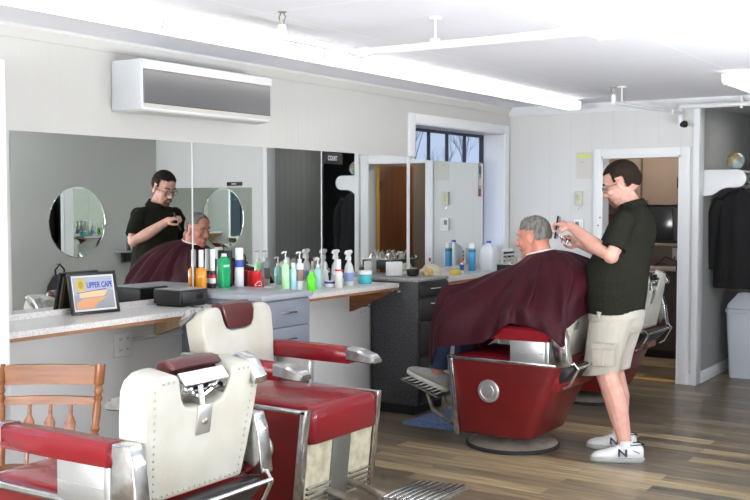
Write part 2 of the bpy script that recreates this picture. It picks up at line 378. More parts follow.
# ================================================================== CEILING FIXTURES
def fixture(x, y0, label, grp, L=1.215):
    t = thing('ceiling_light', label, 'ceiling light', (x, y0, ZC-.02), 0, grp)
    b = NB(); box(b, -.03, .03, .01, L-.01, -.0, .02); obj('housing', b, WHITE, t)
    b = NB(); prism(b, [(-.062, -.0), (-.062, -.045), (-.05, -.066), (.05, -.066), (.062, -.045), (.062, -.0)], lambda a, z, d: (a, d, z), .006, L-.006)
    obj('diffuser', b, LAMP, t)
    for y in (0, L-.006):
        b = NB(); prism(b, [(-.066, .0), (-.066, -.05), (-.053, -.070), (.053, -.070), (.066, -.05), (.066, .0)], lambda a, z, d: (a, d, z), y, y+.006); obj('end_cap', b, WHITE, t)
    return t
G1 = 'row of fluorescent lights over the counter'
for k, nm in enumerate(('at the frame edge, nearest the camera', 'second from the left end of the visible row', 'third along the row beside the sprinkler', 'fourth along the row before the window', 'at the far end of the row above the window')):
    fixture(.83, 2.12+1.22*k, 'long lit fluorescent ceiling light ' + nm, G1)
fixture(2.46, 3.49, 'lit fluorescent ceiling light crossed by the white pipe, top right', 'fluorescent lights over the open floor')
fixture(2.46, 2.27, 'lit fluorescent ceiling light cut by the top edge, nearest in the right row', 'fluorescent lights over the open floor')
fixture(2.46, 6.93, 'lit fluorescent ceiling light at the right edge, near the hall', 'fluorescent lights over the open floor')
fixture(3.7, 0.2, 'lit fluorescent ceiling light behind the camera', 'fluorescent lights over the open floor')

# sprinkler pipes
PIPE = mat('white_painted_pipe', (.76, .77, .78), .35)
BRASS = mat('sprinkler_metal', (.35, .31, .26), .35, .9)
def hangar(bm, x, y, z):
    tube(bm, [(x, y, z), (x, y, ZC)], .005, 8); lathe(bm, [(.03, -.012), (.03, 0)], (x, y, ZC), 16)
def sprinkler(par, p, down=1):
    b = NB(); tube(b, [(0, 0, 0), (0, 0, .02)], .012, 8)
    for s in (-1, 1): tube(b, [(s*.012, 0, .018), (s*.018, 0, .035), (s*.006, 0, .055)], .003, 6)
    lathe(b, [(.02, .055), (.02, .058)], n=12); obj('sprinkler_head', b, BRASS, par).location = p
t = thing('sprinkler_pipe', 'white sprinkler pipe crossing the ceiling above the open floor', 'pipe', (1.38, 4.18, 2.29))
obj('pipe', tube(NB(), [(0, 0, .0), (3.2, 0, .0)], .02, 14), PIPE, t)
b = NB(); tube(b, [(-.03, 0, 0), (.05, 0, 0)], .028, 14); tube(b, [(.0, -.0, 0), (-.0, -.62, 0)], .018, 12); tube(b, [(0, -.60, 0), (0, -.60, .05)], .018, 12); obj('elbow_joint', b, PIPE, t)
b = NB(); tube(b, [(.43, 0, -.02), (.43, 0, .03)], .026, 12); hangar(b, .43-0, 0, 0); 
for v in b.verts:
    if v.co.z > .2: v.co.z -= 2.29
obj('pipe_hanger', b, PIPE, t)
sprinkler(t, (0, -.60, .05))
t = thing('sprinkler_pipe', 'thin white sprinkler pipe with elbows near the hall corner', 'pipe', (1.50, 7.35, 2.29))
obj('pipe', tube(NB(), [(-.0, 0, 0), (.13, 1.0, 0)], .014, 12), PIPE, t)
obj('pipe', tube(NB(), [(.13, 1.22, .055), (3.1, 1.22, .055)], .02, 12), PIPE, t)
b = NB(); tube(b, [(.13, .97, -.0), (.13, 1.25, 0)], .02, 12); tube(b, [(.13, 1.22, .07), (.13, 1.22, -.09)], .02, 12); obj('elbow_joint', b, PIPE, t)
b = NB(); tube(b, [(.02, .12, 0), (.02, .12, .125)], .006, 8); lathe(b, [(.035, 0), (.03, .012)], (.02, .12, .118), 16); tube(b, [(.62, 1.22, .02), (.62, 1.22, .125)], .012, 8); obj('pipe_hanger', b, PIPE, t)
b = NB(); tube(b, [(0, 0, -.01), (0, 0, .06)], .016, 10); obj('pipe_tee', b, PIPE, t)
sprinkler(t, (0, 0, .055))
b = NB(); lathe(b, [(.02, 0), (.03, .03), (.028, .05), (.012, .06)], n=14, M=basis((.13, 1.22, -.09), (0, 1, 0), (0, 0, 1))); obj('drain_cap', b, BLACK, t)

# ================================================================== AIR CONDITIONER
t = thing('air_conditioner', 'wide wall-mounted air conditioner with dark mirrored front and white casing', 'air conditioner', (0, 3.84, 2.045))
L = 1.06
b = NB(); box(b, 0, .235, 0, L, 0, .27, .012, 3); obj('casing', b, mat('ac_white', (.74, .77, .80), .35), t)
b = NB(); box(b, .236, .25, .004, L-.004, .215, .262, .003); obj('top_lip', b, PLW, t)
b = NB(); box(b, .23, .243, .01, L-.01, .035, .215, .003); obj('front_panel', b, mat('ac_dark_gloss', (.24, .24, .245), .22, .9), t, sharp=10)
b = NB(); prism(b, [(.12, -.012), (.225, -.004), (.248, .034), (.22, .036), (.1, .01)], lambda a, z, d: (a, d, z), .01, L-.01); obj('air_flap', b, mat('ac_flap', (.62, .60, .56), .4), t)

# ================================================================== COUNTERS AND CABINETS
def counter(y0, y1, d, label, z=.98, zl=1.011):
    t = thing('counter', label, 'counter', (0, y0, 0)); L = y1-y0
    b = NB(); prism(b, [(0.002, 0), (d-.02, 0), (d, .02), (d, L), (.002, L)], lambda a, y, q: (a, y, q), z-.028, z); obj('countertop', b, COUNTER, t)
    b = NB(); box(b, d-.016, d-.004, .03, L-.0, z-.046, z-.028); obj('front_edge', b, mat('brown_wood_edge', (.30, .14, .06), .5), t)
    b = NB(); box(b, .002, .013, .0, L, z, zl); obj('back_ledge', b, COUNTER, t)
    return t
t = counter(2.81, 4.315, .38, 'long white speckled counter shelf carrying the framed picture and black radio')
def corbel(par, y, mt=WOODL, w=.05, z=.934):
    b = NB(); poly = [(0, z), (.34, z), (.34, z-.03), (.31, z-.05), (.26, z-.045), (.21, z-.075), (.18, z-.12), (.12, z-.14), (.06, z-.17), (.05, z-.21), (0, z-.22)]
    prism(b, poly, lambda a, q, d: (a+.002, d, q), y, y+w, .003); obj('bracket', b, mt, par)
corbel(t, .02)
obj('bracket', prism(NB(), [(.002, .934), (.32, .934), (.32, .91), (.002, .80)], lambda a, q, d: (a, d, q), 1.33, 1.36), WOODL, t)
t = counter(4.81, 6.15, .38, 'white speckled counter shelf between the grey and black cabinets, crowded with pump bottles')
obj('bracket', prism(NB(), [(.002, .934), (.35, .934), (.32, .90), (.002, .76)], lambda a, q, d: (a, d, q), 1.26, 1.31), WOODC, t)
t = counter(6.80, 8.60, .36, 'far white counter under the window holding the water jug', .967)
obj('bracket', prism(NB(), [(.002, .92), (.33, .92), (.33, .90), (.002, .80)], lambda a, q, d: (a, d, q), .06, .10), WOODL, t)
obj('bracket', prism(NB(), [(.002, .92), (.33, .92), (.33, .90), (.002, .80)], lambda a, q, d: (a, d, q), 1.30, 1.34), WOODL, t)

t = thing('drawer_cabinet', 'blue-grey drawer cabinet with grey top behind the middle chair', 'cabinet', (0, 4.35, 0))
b = NB(); box(b, .01, .60, 0, .445, .0, 1.01, .002); obj('body', b, GREYC, t)
b = NB(); box(b, .01, .625, -.012, .457, 1.01, 1.04, .006); obj('top', b, GREYT, t)
for z0, z1 in ((.852, 1.0), (.70, .846), (.42, .694), (.08, .414)):
    d = obj('drawer', box(NB(), .60, .618, .012, .433, z0, z1, .004), GREYC, t); zz = (z0+z1)/2+.005
    obj('handle', tube(NB(), [(.618, .17, zz), (.64, .18, zz), (.645, .23, zz+.004), (.64, .28, zz), (.618, .29, zz)], .005, 8), CHROME, d)
t = thing('drawer_cabinet', 'tall charcoal speckled cabinet with black drawers beside the customer', 'cabinet', (0, 6.34, 0))
b = NB(); box(b, .01, .42, 0, .43, .07, .975, .002); obj('body', b, SPECK, t)
obj('plinth', box(NB(), .01, .38, .01, .42, 0, .07), BLACK, t)
obj('top', box(NB(), .014, .43, -.01, .44, .975, .996, .004), mat('grey_granite_top', (.42, .42, .41), .35, noise=(90, U, (.25, .25, .25), .4, .6)), t)
for z0, z1 in ((.865, .965), (.69, .855), (.43, .68), (.09, .42)):
    d = obj('drawer', box(NB(), .42, .437, .015, .42, z0, z1, .003), DKDRAW, t); zz = z1-.045
    obj('handle', tube(NB(), [(.437, .16, zz), (.46, .17, zz), (.46, .26, zz), (.437, .27, zz)], .006, 8), CHROME, d)
for yy in (.0,):
    for xx in (.20, .26):
        obj('cap', ell(NB(), (xx, -.002, .90), (.014, .006, .01)), CHROME, t)

# outlets, conduit
def outlet(y, z, label, cap=False):
    t = thing('wall_outlet', label, 'outlet', (0, y, z), 0, 'outlets under the counter')
    obj('plate', box(NB(), 0, .03, -.06, .06, -.065, .065, .005), PLW, t)
    for sy in (-.026, .026):
        for sz in (-.03, .03):
            r = obj('socket', box(NB(), .03, .034, sy-.018, sy+.018, sz-.02, sz+.02, .002), PLW, t)
            b = NB()
            for q in (-.007, .007): box(b, .034, .0346, sy+q-.0015, sy+q+.0015, sz-.004, sz+.009)
            obj('slot', b, BLACK, r)
    return t
outlet(3.885, .783, 'white four-socket outlet low on the wall under the framed picture')
outlet(4.50, .78, 'white outlet box half hidden behind the middle chair back')
outlet(6.20, .78, 'white outlet with a black plug beside the charcoal cabinet')
tag(obj('cable_conduit', tube(NB(), [(.012, 3.945, .80), (.012, 4.44, .80)], .010, 8), PLW), 'white surface conduit running between the two wall outlets', 'conduit')
o = tag(obj('cable', tube(NB(), [(.055, 6.20, .80), (.10, 6.22, .79), (.09, 6.26, .6), (.07, 6.27, .4), (.09, 6.25, .2), (.06, 6.29, .05), (.03, 6.3, .01)], .004, 6), BLACK), 'black cable with a plug hanging beside the charcoal cabinet', 'cable')
obj('plug', box(NB(), .035, .06, 6.17, 6.23, .79, .81, .004), BLACK, o)

# ================================================================== BARBER CHAIRS
def barber_chair(label, tilt=-8, fx0=.45, fz=.285, ftilt=-9, bx=0):
    t = thing('barber_chair', label, 'barber chair', (0, 0, 0), 0, 'red and cream barber chairs')
    p = obj('base', lathe(NB(), [(.285, .014), (.29, .022), (.25, .045), (.12, .07), (.10, .10), (.10, .16)], n=48), mat('worn_steel_base', (.52, .48, .40), .38, .55, noise=(14, U, (.34, .31, .25), .35, .65)), t)
    obj('rim', lathe(NB(), [(.29, 0), (.30, .004), (.30, .016), (.288, .024)], n=48), DARKR, p)
    # enamelled hull, narrower at its foot, round at the back corners
    b = NB(); rings = []
    for z, x0, x1, hy, r in ((.10, -.22, .215, .255, .05), (.115, -.255, .235, .275, .07), (.575, -.46, .285, .315, .07), (.58, -.46, .285, .315, .07)):
        rings.append(rrect(x0, x1, -hy, hy, z, (.006, r, r, .006), 6))
    loft(b, rings); obj('body', b, REDE, t)
    # chrome edging: top rails and front posts
    for s in (-1, 1): obj('top_rail', box(NB(), -.43, .30, s*.310-.012, s*.310+.012, .573, .593, .004), CHROME, t)
    for s in (-1, 1):
        b = NB(); prism(b, [(.215, .10), (.25, .10), (.305, .595), (.270, .595)], lambda a, z, d: (a, d, z), s*.322 if s < 0 else s*.285, s*.285 if s < 0 else s*.322, .003); obj('corner_post', b, CHROME, t)
    # front plate
    def fx(z): return .232+(z-.10)*.102
    def plate(y0, y1, z0, z1, e0, e1): 
        bb = NB(); prism(bb, [(fx(z0)+e0, z0), (fx(z0)+e1, z0), (fx(z1)+e1, z1), (fx(z1)+e0, z1)], lambda a, z, d: (a, d, z), y0, y1, .001); return bb
    fp = obj('front_plate', plate(-.27, .27, .105, .42, 0, .012), CREAMP, t)
    obj('centre_strip', plate(-.075, .075, .105, .42, .012, .018), GREYST, fp)
    for ya, yb in ((.085, .265), (-.265, -.085)):
        b = NB()
        for k in range(4):
            z = .125+.026*k; prism(b, [(fx(z)+.01, z), (fx(z)+.032, z+.002), (fx(z)+.032, z+.012), (fx(z)+.01, z+.014)], lambda a, q, d: (a, d, q), ya, yb)
        box(b, fx(.12), fx(.12)+.014, ya, yb, .12, .22); obj('louver', b, CHROME, fp)
    # seat cushion with crown and worn dip
    b = NB(); tb = NB(); bmesh.ops.create_grid(tb, x_segments=16, y_segments=16, size=1)
    tb.free()
    n = 14; rings = []
    for k, (z, inset) in enumerate(((.425, .006), (.43, 0), (.545, 0), (.575, .004), (.592, .016), (.602, .040))):
        rings.append(rrect(-.44+inset, .308-inset, -.280+inset, .280-inset, z, (.045, .03, .03, .045), 6))
    last = rings[-1]
    for s in (.75, .5, .25, .06):
        rings.append([(-.05+(x+.05)*s, y*s, .602+.030*(1-s*s)) for x, y, z in last])
    loft(b, rings); st = obj('seat', b, REDV, t, sharp=60)
    # arms
    for s in (-1, 1):
        yy = s*.300
        b = NB(); rings = []
        for x, hw, z0, z1 in ((-.40, .03, .735, .795), (-.39, .040, .725, .806), (-.1, .043, .722, .808), (.13, .042, .722, .802), (.14, .036, .725, .796)):
            rings.append([(x, yy+q[0], q[1]) for q in ((-hw+.01, z0), (hw-.01, z0), (hw, z0+.012), (hw, z1-.018), (hw-.016, z1), (-hw+.016, z1), (-hw, z1-.018), (-hw, z0+.012))])
        loft(b, rings); ar = obj('armrest', b, REDV, t, sharp=40)
        b = NB(); rings = []
        for x, hw, z0, z1 in ((.125, .044, .742, .806), (.19, .046, .738, .800), (.27, .044, .732, .776), (.29, .040, .735, .760)):
            rings.append([(x, yy+q[0], q[1]) for q in ((-hw+.006, z0), (hw-.006, z0), (hw, z0+.006), (hw, z1-.01), (hw-.012, z1), (-hw+.012, z1), (-hw, z1-.01), (-hw, z0+.006))])
        loft(b, rings); obj('arm_tip', b, CHROME, ar, sharp=30)
        b = NB(); box(b, -.37, -.13, yy-.02, yy+.02, .588, .727, .006); box(b, -.39, -.36, yy-.026, yy+.026, .588, .735, .005); box(b, -.36, -.14, yy-.024, yy+.024, .645, .652)
        obj('arm_support', b, CHROME if False else mat('brushed_aluminium', (.62, .63, .63), .35, .85), ar)
        b = NB(); prism(b, [(-.52, .59), (-.44, .575), (-.395, .62), (-.40, .805), (-.48, .808), (-.50, .75)], lambda a, z, d: (a, d, z), yy-.03, yy+.03, .008, 3); obj('arm_bracket', b, CHROME, ar)
    # backrest: tilted, with a notch at the top for the headrest
    T = Matrix.Translation((-.33+bx, 0, .615)) @ Matrix.Rotation(R(tilt), 4, 'Y')
    W = .275; H = .42
    out = [(-W+.045, -.01), (W-.045, -.01), (W-.025, .1), (W-.006, .25), (W, .35), (W-.012, .385), (W-.045, .408), (W-.09, .414), (.145, .412), (.128, .395), (.112, .33), (.095, .300), (.06, .288)]
    out = out + [(-a, z) for a, z in out[::-1][0:-2]] 
    b = NB(); prism(b, out, lambda a, z, d: (d, a, z), -.125, 0, .018, 3, M=T); bk = obj('backrest', b, CREAMV, t, sharp=50)
    # the rounded roll over each shoulder and the piping
    for s in (-1, 1):
        b = NB(); tube(b, [(-.018, s*(W-.046), .0), (-.018, s*(W-.012), .22), (-.018, s*(W-.004), .34), (-.018, s*(W-.02), .385), (-.018, s*(W-.05), .405)], .005, 8, M=T); obj('piping', b, CREAMV, bk)
    b = NB()
    for s in (-1, 1):
        for k in range(15): ell(b, (-.126, s*(W-.070+.0026*k), .012+.0255*k), (.004, .005, .005), 8, M=T)
        for k in range(3): ell(b, (-.126, s*(.158+.024*k), .392), (.004, .005, .005), 8, M=T)
    for k in range(16): ell(b, (-.126, -.190+.0253*k, .010), (.004, .005, .005), 8, M=T)
    obj('stud', b, mat('dull_nail_head', (.52, .48, .40), .4, .7), bk)
    # headrest and its bracket
    hb = NB(); rings = []
    for y, k in ((-.116, .80), (-.112, .95), (-.07, 1), (0, 1.02), (.07, 1), (.112, .95), (.116, .80)):
        pr_ = [(.004, .300), (.012, .33), (.012, .38), (.002, .42), (-.03, .438), (-.065, .436), (-.085, .42), (-.07, .41), (-.045, .40), (-.035, .36), (-.035, .31), (-.02, .295)]
        rings.append([(-.03+(x+.03)*k, y*(1.0-.25*max(0, (.36-z))/.07), .37+(z-.37)*k) for x, z in pr_])
    loft(hb, rings, M=T); hr = obj('headrest', hb, BROWNV, t, sharp=45)
    b = NB(); prism(b, [(-.09, .405), (-.128, .372), (-.124, .366), (-.085, .398)], lambda a, z, d: (a, d, z), -.108, .108, .001, 1, M=T)
    for s in (-1, 1):
        prism(b, [(-.12, .37), (-.05, .40), (-.05, .30), (-.115, .31)], lambda a, z, d: (a, d, z), s*.106-.004, s*.106+.004, .001, 1, M=T)
        tube(b, [(-.085, s*.095, .355), (-.10, s*.05, .335), (-.095, s*.015, .315)], .010, 8, M=T)
        ell(b, (-.095, s*.055, .345), (.018, .018, .018), 10, M=T)
    tube(b, [(-.09, -.09, .335), (-.09, .09, .335)], .009, 10, M=T); tube(b, [(-.09, 0, .35), (-.11, 0, .285)], .014, 10, M=T)
    obj('headrest_bracket', b, CHROME, hr)
    b = NB(); box(b, -.131, -.125, -.034, .034, .190, .292, .002, M=T); lp = obj('latch_plate', b, mat('brushed_aluminium', (.62, .63, .63), .35, .85), t)
    b = NB(); lathe(b, [(.012, 0), (.010, .006), (.004, .008)], n=16, M=T @ basis((-.131, 0, .235), (0, 1, 0), (0, 0, -1))); obj('latch_knob', b, DCHROME, lp)
    b = NB(); prism(b, [(-.150, .33), (-.06, .37), (-.02, .405), (-.05, .425), (-.10, .415), (-.155, .36)], lambda a, z, d: (a, d, z), -.285, -.222, .006, 3, M=T); obj('top_handle', b, CHROME, t)
    # rear hinge housing under the backrest
    b = NB(); prism(b, [(-.47, .50), (-.44, .47), (-.40, .50), (-.40, .575), (-.52, .585), (-.53, .565)], lambda a, z, d: (a, d, z), -.27, .27, .008, 3); obj('rear_bumper', b, BLACK, t)
    b = NB()
    for s in (-1, 1): tube(b, [(-.44, s*.285, .588), (-.53, s*.280, .60), (-.555, s*.275, .575), (-.50, s*.275, .47), (-.46, s*.27, .45)], .009, 8)
    tube(b, [(-.555, -.275, .578), (-.555, .275, .578)], .008, 8); obj('bumper_frame', b, CHROME, t)
    for s in (-1, 1):
        M = basis((.02, s*.300, .39), (1, 0, 0), (0, 0, 1) if s < 0 else (0, 0, -1))
        b = NB(); lathe(b, [(.072, -.02), (.072, .008), (.066, .016), (.050, .018), (.046, .013), (.042, .013), (.038, .018), (.010, .020)], n=36, M=M); md = obj('side_medallion', b, mat('brushed_aluminium', (.62, .63, .63), .35, .85), t)
    b = NB(); tube(b, [(.02, -.328, .39), (-.0, -.345, .41), (-.035, -.355, .48), (-.04, -.352, .53)], [.012, .011, .009, .010], 10); obj('pump_lever', b, CHROME, t)
    # footrest
    FM = Matrix.Translation((fx0, 0, fz)) @ Matrix.Rotation(R(ftilt), 4, 'Y')
    ft = obj('footrest', box(NB(), 0, .30, -.17, .17, -.012, .0, .004, M=FM), DCHROME, t)
    b = NB()
    for k in range(8):
        box(b, .012+.036*k, .032+.036*k, -.165, .165, .0, .010, .003, M=FM)
    obj('tread', b, CHROME, ft)
    b = NB()
    for s in (-1, 1):
        tube(b, [(.20, s*.09, .18), (fx0-.06, s*.09, .11), (fx0+.08, s*.09, fz-.10), (fx0+.12, s*.09, fz)], [.02, .018, .018, .016], 10)
    obj('footrest_arm', b, DCHROME, ft)
    return t
ch = barber_chair('red and cream barber chair nearest the camera, studded cream back turned to us', fx0=.30, fz=.13, ftilt=-88)
ch.location = (1.385, 2.53, 0); ch.rotation_euler = (0, 0, pi)
ch = barber_chair('empty red and cream barber chair facing right, in the middle of the row', fx0=.60, fz=.20, ftilt=-4)
ch.location = (1.08, 4.06, 0)
ch = barber_chair('red barber chair in which the customer sits under the cape', tilt=-13, fx0=.46, fz=.285, ftilt=-19, bx=.075)
ch.location = (1.375, 5.94, 0); ch.rotation_euler = (0, 0, pi)
ch = barber_chair('farthest red and cream barber chair, mostly hidden behind the standing barber', tilt=-9, fx0=.30, fz=.13, ftilt=-88)
ch.location = (1.22, 7.66, 0); ch.rotation_euler = (0, 0, pi)

# ================================================================== WOODEN CHAIR
# local frame: front +x, seat at .45; turned posts, crest, lower rail and arrow spindles
t = thing('dining_chair', 'honey-coloured wooden kitchen chair with arrow-shaped spindles at the left edge', 'chair', (.80, 2.67, 0), R(-57)); t.scale = (1.0, 1.04, .985)
b = NB(); loft(b, [rrect(-.20, .22, -.20, .20, z, r, 6) for z, r in ((.425, .06), (.44, .07), (.452, .07), (.455, .06))]); obj('seat', b, WOODC, t)
for s in (-1, 1):
    obj('leg', tube(NB(), [(.18, s*.17, .43), (.19, s*.175, .34), (.20, s*.18, .30), (.205, s*.183, .2), (.21, s*.187, .1), (.22, s*.19, 0)], [.018, .024, .014, .022, .015, .012], 12), WOODC, t)
    obj('leg', tube(NB(), [(-.16, s*.16, .43), (-.18, s*.165, .34), (-.185, s*.17, .30), (-.20, s*.175, .2), (-.21, s*.18, .1), (-.23, s*.185, 0)], [.018, .024, .014, .022, .015, .012], 12), WOODC, t)
    zs = [.44, .50, .53, .56, .575, .59, .605, .62, .66, .70, .72, .735, .75, .765, .79, .80, .88]
    rs = [.013, .015, .018, .014, .019, .012, .019, .014, .017, .017, .013, .02, .013, .019, .014, .020, .021]
    q = obj('back_post', tube(NB(), [(-.18-(z-.44)*.16, s*(.185+(z-.44)*.05), z) for z in zs], rs, 12), WOODC, t)
    obj('stretcher', tube(NB(), [(.205, s*.183, .18), (0, s*.18, .18), (-.20, s*.175, .18)], [.008, .014, .008], 8), WOODC, t)
obj('stretcher', tube(NB(), [(.0, -.18, .18), (0, 0, .18), (.0, .18, .18)], [.008, .014, .008], 8), WOODC, t)
def bowed(z0f, z1f, x, thick):
    bb = NB(); rings = []
    for k in range(13):
        y = -.205+.41*k/12; c = 1-(y/.205)**2; xx = x-.02*c
        rings.append([(xx-thick/2, y, z0f(c)), (xx+thick/2, y, z0f(c)), (xx+thick/2-.002, y, z1f(c)), (xx-thick/2-.004, y, z1f(c))])
    loft(bb, rings); return bb
obj('crest_rail', bowed(lambda c: .79+.0*c, lambda c: .865+.012*min(1, c*2.5), -.245, .022), WOODC, t)
obj('lower_rail', bowed(lambda c: .705, lambda c: .738+.004*c, -.228, .018), WOODC, t)
for y in (-.085, 0, .085):
    b = NB(); prism(b, [(.006, .44), (.008, .50), (.02, .60), (.022, .63), (.008, .66), (.006, .71), (-.006, .71), (-.008, .66), (-.022, .63), (-.02, .60), (-.008, .50), (-.006, .44)],
                    lambda a, z, d: (-.185-(z-.44)*.16-(.02*(1-(y/.2)**2))*(z-.44)/.3+d, y+a, z), -.006, .006, .002); obj('spindle', b, WOODC, t)

# ================================================================== THINGS ON THE COUNTERS
def shelfthing(name, label, cat, x, y, z=1.0, group=None, rz=0): return thing(name, label, cat, (x, y, z), rz, group)
# framed picture leaning back against its easel
t = shelfthing('picture_frame', 'black framed picture with blue lettering standing on the left counter', 'picture frame', .10, 3.635, .98, rz=R(-8))
T = Matrix.Rotation(R(-12), 4, 'Y'); Wf, Hf = .165, .215; FS = (1, .86, 1.02)
b = NB()
for a in ((-Wf, Wf, 0, .016), (-Wf, Wf, Hf-.016, Hf), (-Wf, -Wf+.016, .016, Hf-.016), (Wf-.016, Wf, .016, Hf-.016)): box(b, -.014, .006, *a, .002, 2, T)
obj('frame', b, BLACK, t)
pr = obj('print', box(NB(), -.008, -.002, -Wf+.014, Wf-.014, .014, Hf-.014, M=T), PAPER, t)
def flatpart(name, poly, m, d=-.0012):
    bb = NB(); prism(bb, poly, lambda a, z, q: (q, a, z), -.002, d, M=T); return obj(name, bb, m, pr)
flatpart('print_ground', [(-.138, .026), (.138, .026), (.138, .190), (-.138, .190)], mat('print_pale_blue', (.42, .45, .55), .6), -.0016)
flatpart('print_block', [(-.138, .026), (.138, .026), (.138, .115), (.07, .125), (-.138, .10)], mat('print_grey', (.33, .35, .38), .6), -.0013)
flatpart('print_block', [(-.10, .085), (.07, .09), (.10, .118), (-.10, .118)], mat('print_peach', (.80, .55, .30), .6), -.0010)
flatpart('print_block', [(-.125, .030), (-.01, .030), (.02, .055), (.10, .085), (-.08, .078), (-.125, .06)], mat('print_orange', (.75, .36, .18), .6), -.0009)
flatpart('print_seal', [(-.085+.034*cos(2*pi*k/28), .152+.034*sin(2*pi*k/28)) for k in range(28)], mat('print_gold', (.62, .45, .06), .5), -.0008)
flatpart('print_seal', [(-.085+.018*cos(2*pi*k/20), .152+.02*sin(2*pi*k/20)) for k in range(20)], mat('print_gold_dark', (.40, .30, .06), .5), -.0005)
flatpart('print_line', [(-.12, .108), (.09, .124), (.09, .128), (-.12, .112)], mat('print_violet', (.20, .05, .35), .5), -.0005)
text('lettering', 'UPPER CAPE', .041, mat('print_blue', (.02, .06, .40), .5), pr, T @ basis((-.0005, .046, .147), (0, 1, 0), (0, 0, 1)), sx=.80)
t.scale = FS; obj('easel_back', box(NB(), -.030, -.016, -.14, .14, .0, .20, .002, 2, T), mat('brown_backing', (.09, .04, .025), .7), t)
# black radio
t = shelfthing('radio', 'black table radio on the left counter with a cord hanging down', 'radio', .165, 4.195, .98)
b = NB(); box(b, -.11, .10, -.115, .105, .012, .092, .008, 3); obj('case', b, BLACK, t)
obj('top_cover', box(NB(), -.105, .092, -.11, .10, .0921, .096, .002), mat('silver_grey_plastic', (.34, .35, .36), .3, .6), t)
b = NB(); box(b, .1, .106, -.10, .09, .022, .082, .003); obj('front_panel', b, mat('radio_charcoal', (.03, .032, .035), .3), t)
obj('display', box(NB(), .106, .108, .005, .055, .042, .07), mat('dark_display', (.01, .01, .012), .1), t)
obj('foot', box(NB(), -.10, .09, -.10, .09, 0, .012, .003), DARKR, t)
o = (obj('power_cord', tube(NB(), [(.282, 4.02, .99), (.33, 4.02, .985), (.385, 4.03, .985), (.40, 4.05, .93), (.34, 4.12, .84), (.24, 4.22, .78), (.12, 4.38, .77), (.045, 4.47, .78)], .004, 6), BLACK, t)); o.location = (-.175, -4.09, -.98)

def rod(par, name, m, prof, n=20, c=(0, 0, 0), M=None): return obj(name, lathe(NB(), prof, c, n, M), m, par, sharp=50)
def cyl_bottle(label, x, y, z, r, h, mb, mc, caph, capr=.5, name='bottle', cat='bottle', band=None, neck=.12, grp='bottles and cans on the counters'):
    t = shelfthing(name, label, cat, x, y, z, grp); hb = h-caph
    rod(t, 'body', mb, [(r*.9, 0), (r, .004), (r, hb*(1-neck)-.006), (r*.93, hb*(1-neck)), (r*capr*.95, hb-.004), (r*capr*.95, hb)])
    rod(t, 'cap', mc, [(r*capr, hb), (r*capr, h-.004), (r*capr*.9, h)])
    if band: 
        for (z0, z1, m) in band: rod(t, 'label_band', m, [(r+.0006, z0), (r+.0006, z1)])
    return t
def liquid(n, c, a=.0): return mat(n, c, .15, coat=.4)
AMB = liquid('amber_liquid', (.75, .28, .02)); GRN = mat('green_plastic', (.015, .38, .13), .3); LIME = mat('lime_gel', (.12, .72, .02), .3)
AQUA = liquid('pale_aqua_gel', (.35, .68, .62)); PBLUE = liquid('pale_blue_gel', (.42, .68, .86)); CLEAR = mat('frosted_clear_plastic', (.66, .70, .70), .2, coat=.3)
SKY = mat('sky_blue_label', (.06, .32, .62), .35); BLUE = mat('deep_blue_label', (.03, .06, .32), .4); RED = mat('red_plastic', (.55, .01, .015), .3)
TEAL = liquid('teal_gel', (.06, .48, .55)); JUG = mat('translucent_jug_plastic', (.78, .82, .86), .35)
ct = 1.04
cyl_bottle('amber bottle with tall white cap, leftmost on the grey cabinet', .036, 4.49, ct, .032, .235, AMB, PLW, .10, .45)
cyl_bottle('slim white-capped bottle with red and white label beside the amber bottle', .026, 4.60, ct, .020, .235, mat('dark_label', (.05, .03, .05), .4), PLW, .13, .75, band=((.03, .06, PLW), (.06, .08, RED)))
t = shelfthing('bottle', 'flat green rectangular bottle with white cap on the grey cabinet', 'bottle', .06, 4.665, ct, 'bottles and cans on the counters')
b = NB(); loft(b, [rrect(-.02, .02, -.036*k, .036*k, z, .008) for z, k in ((0, .95), (.006, 1), (.16, 1), (.175, .7), (.18, .35), (.19, .35))]); obj('body', b, GRN, t, sharp=50)
rod(t, 'cap', PLW, [(.016, .188), (.016, .205), (.013, .207)])
obj('label_band', box(NB(), .0195, .0208, -.026, .026, .125, .140, .0005), mat('mint_print', (.45, .75, .60), .4), t)
cyl_bottle('black capped can standing behind the white aerosol can', .034, 4.733, ct, .026, .222, mat('black_can', (.02, .02, .03), .3), BLACK, .05, .9, 'spray_can', 'can')
t = cyl_bottle('white aerosol can with a navy emblem on the grey cabinet', .09, 4.770, ct, .027, .238, mat('white_can', (.75, .77, .82), .3), PLW, .05, .92, 'spray_can', 'can', band=((.12, .165, BLUE),))
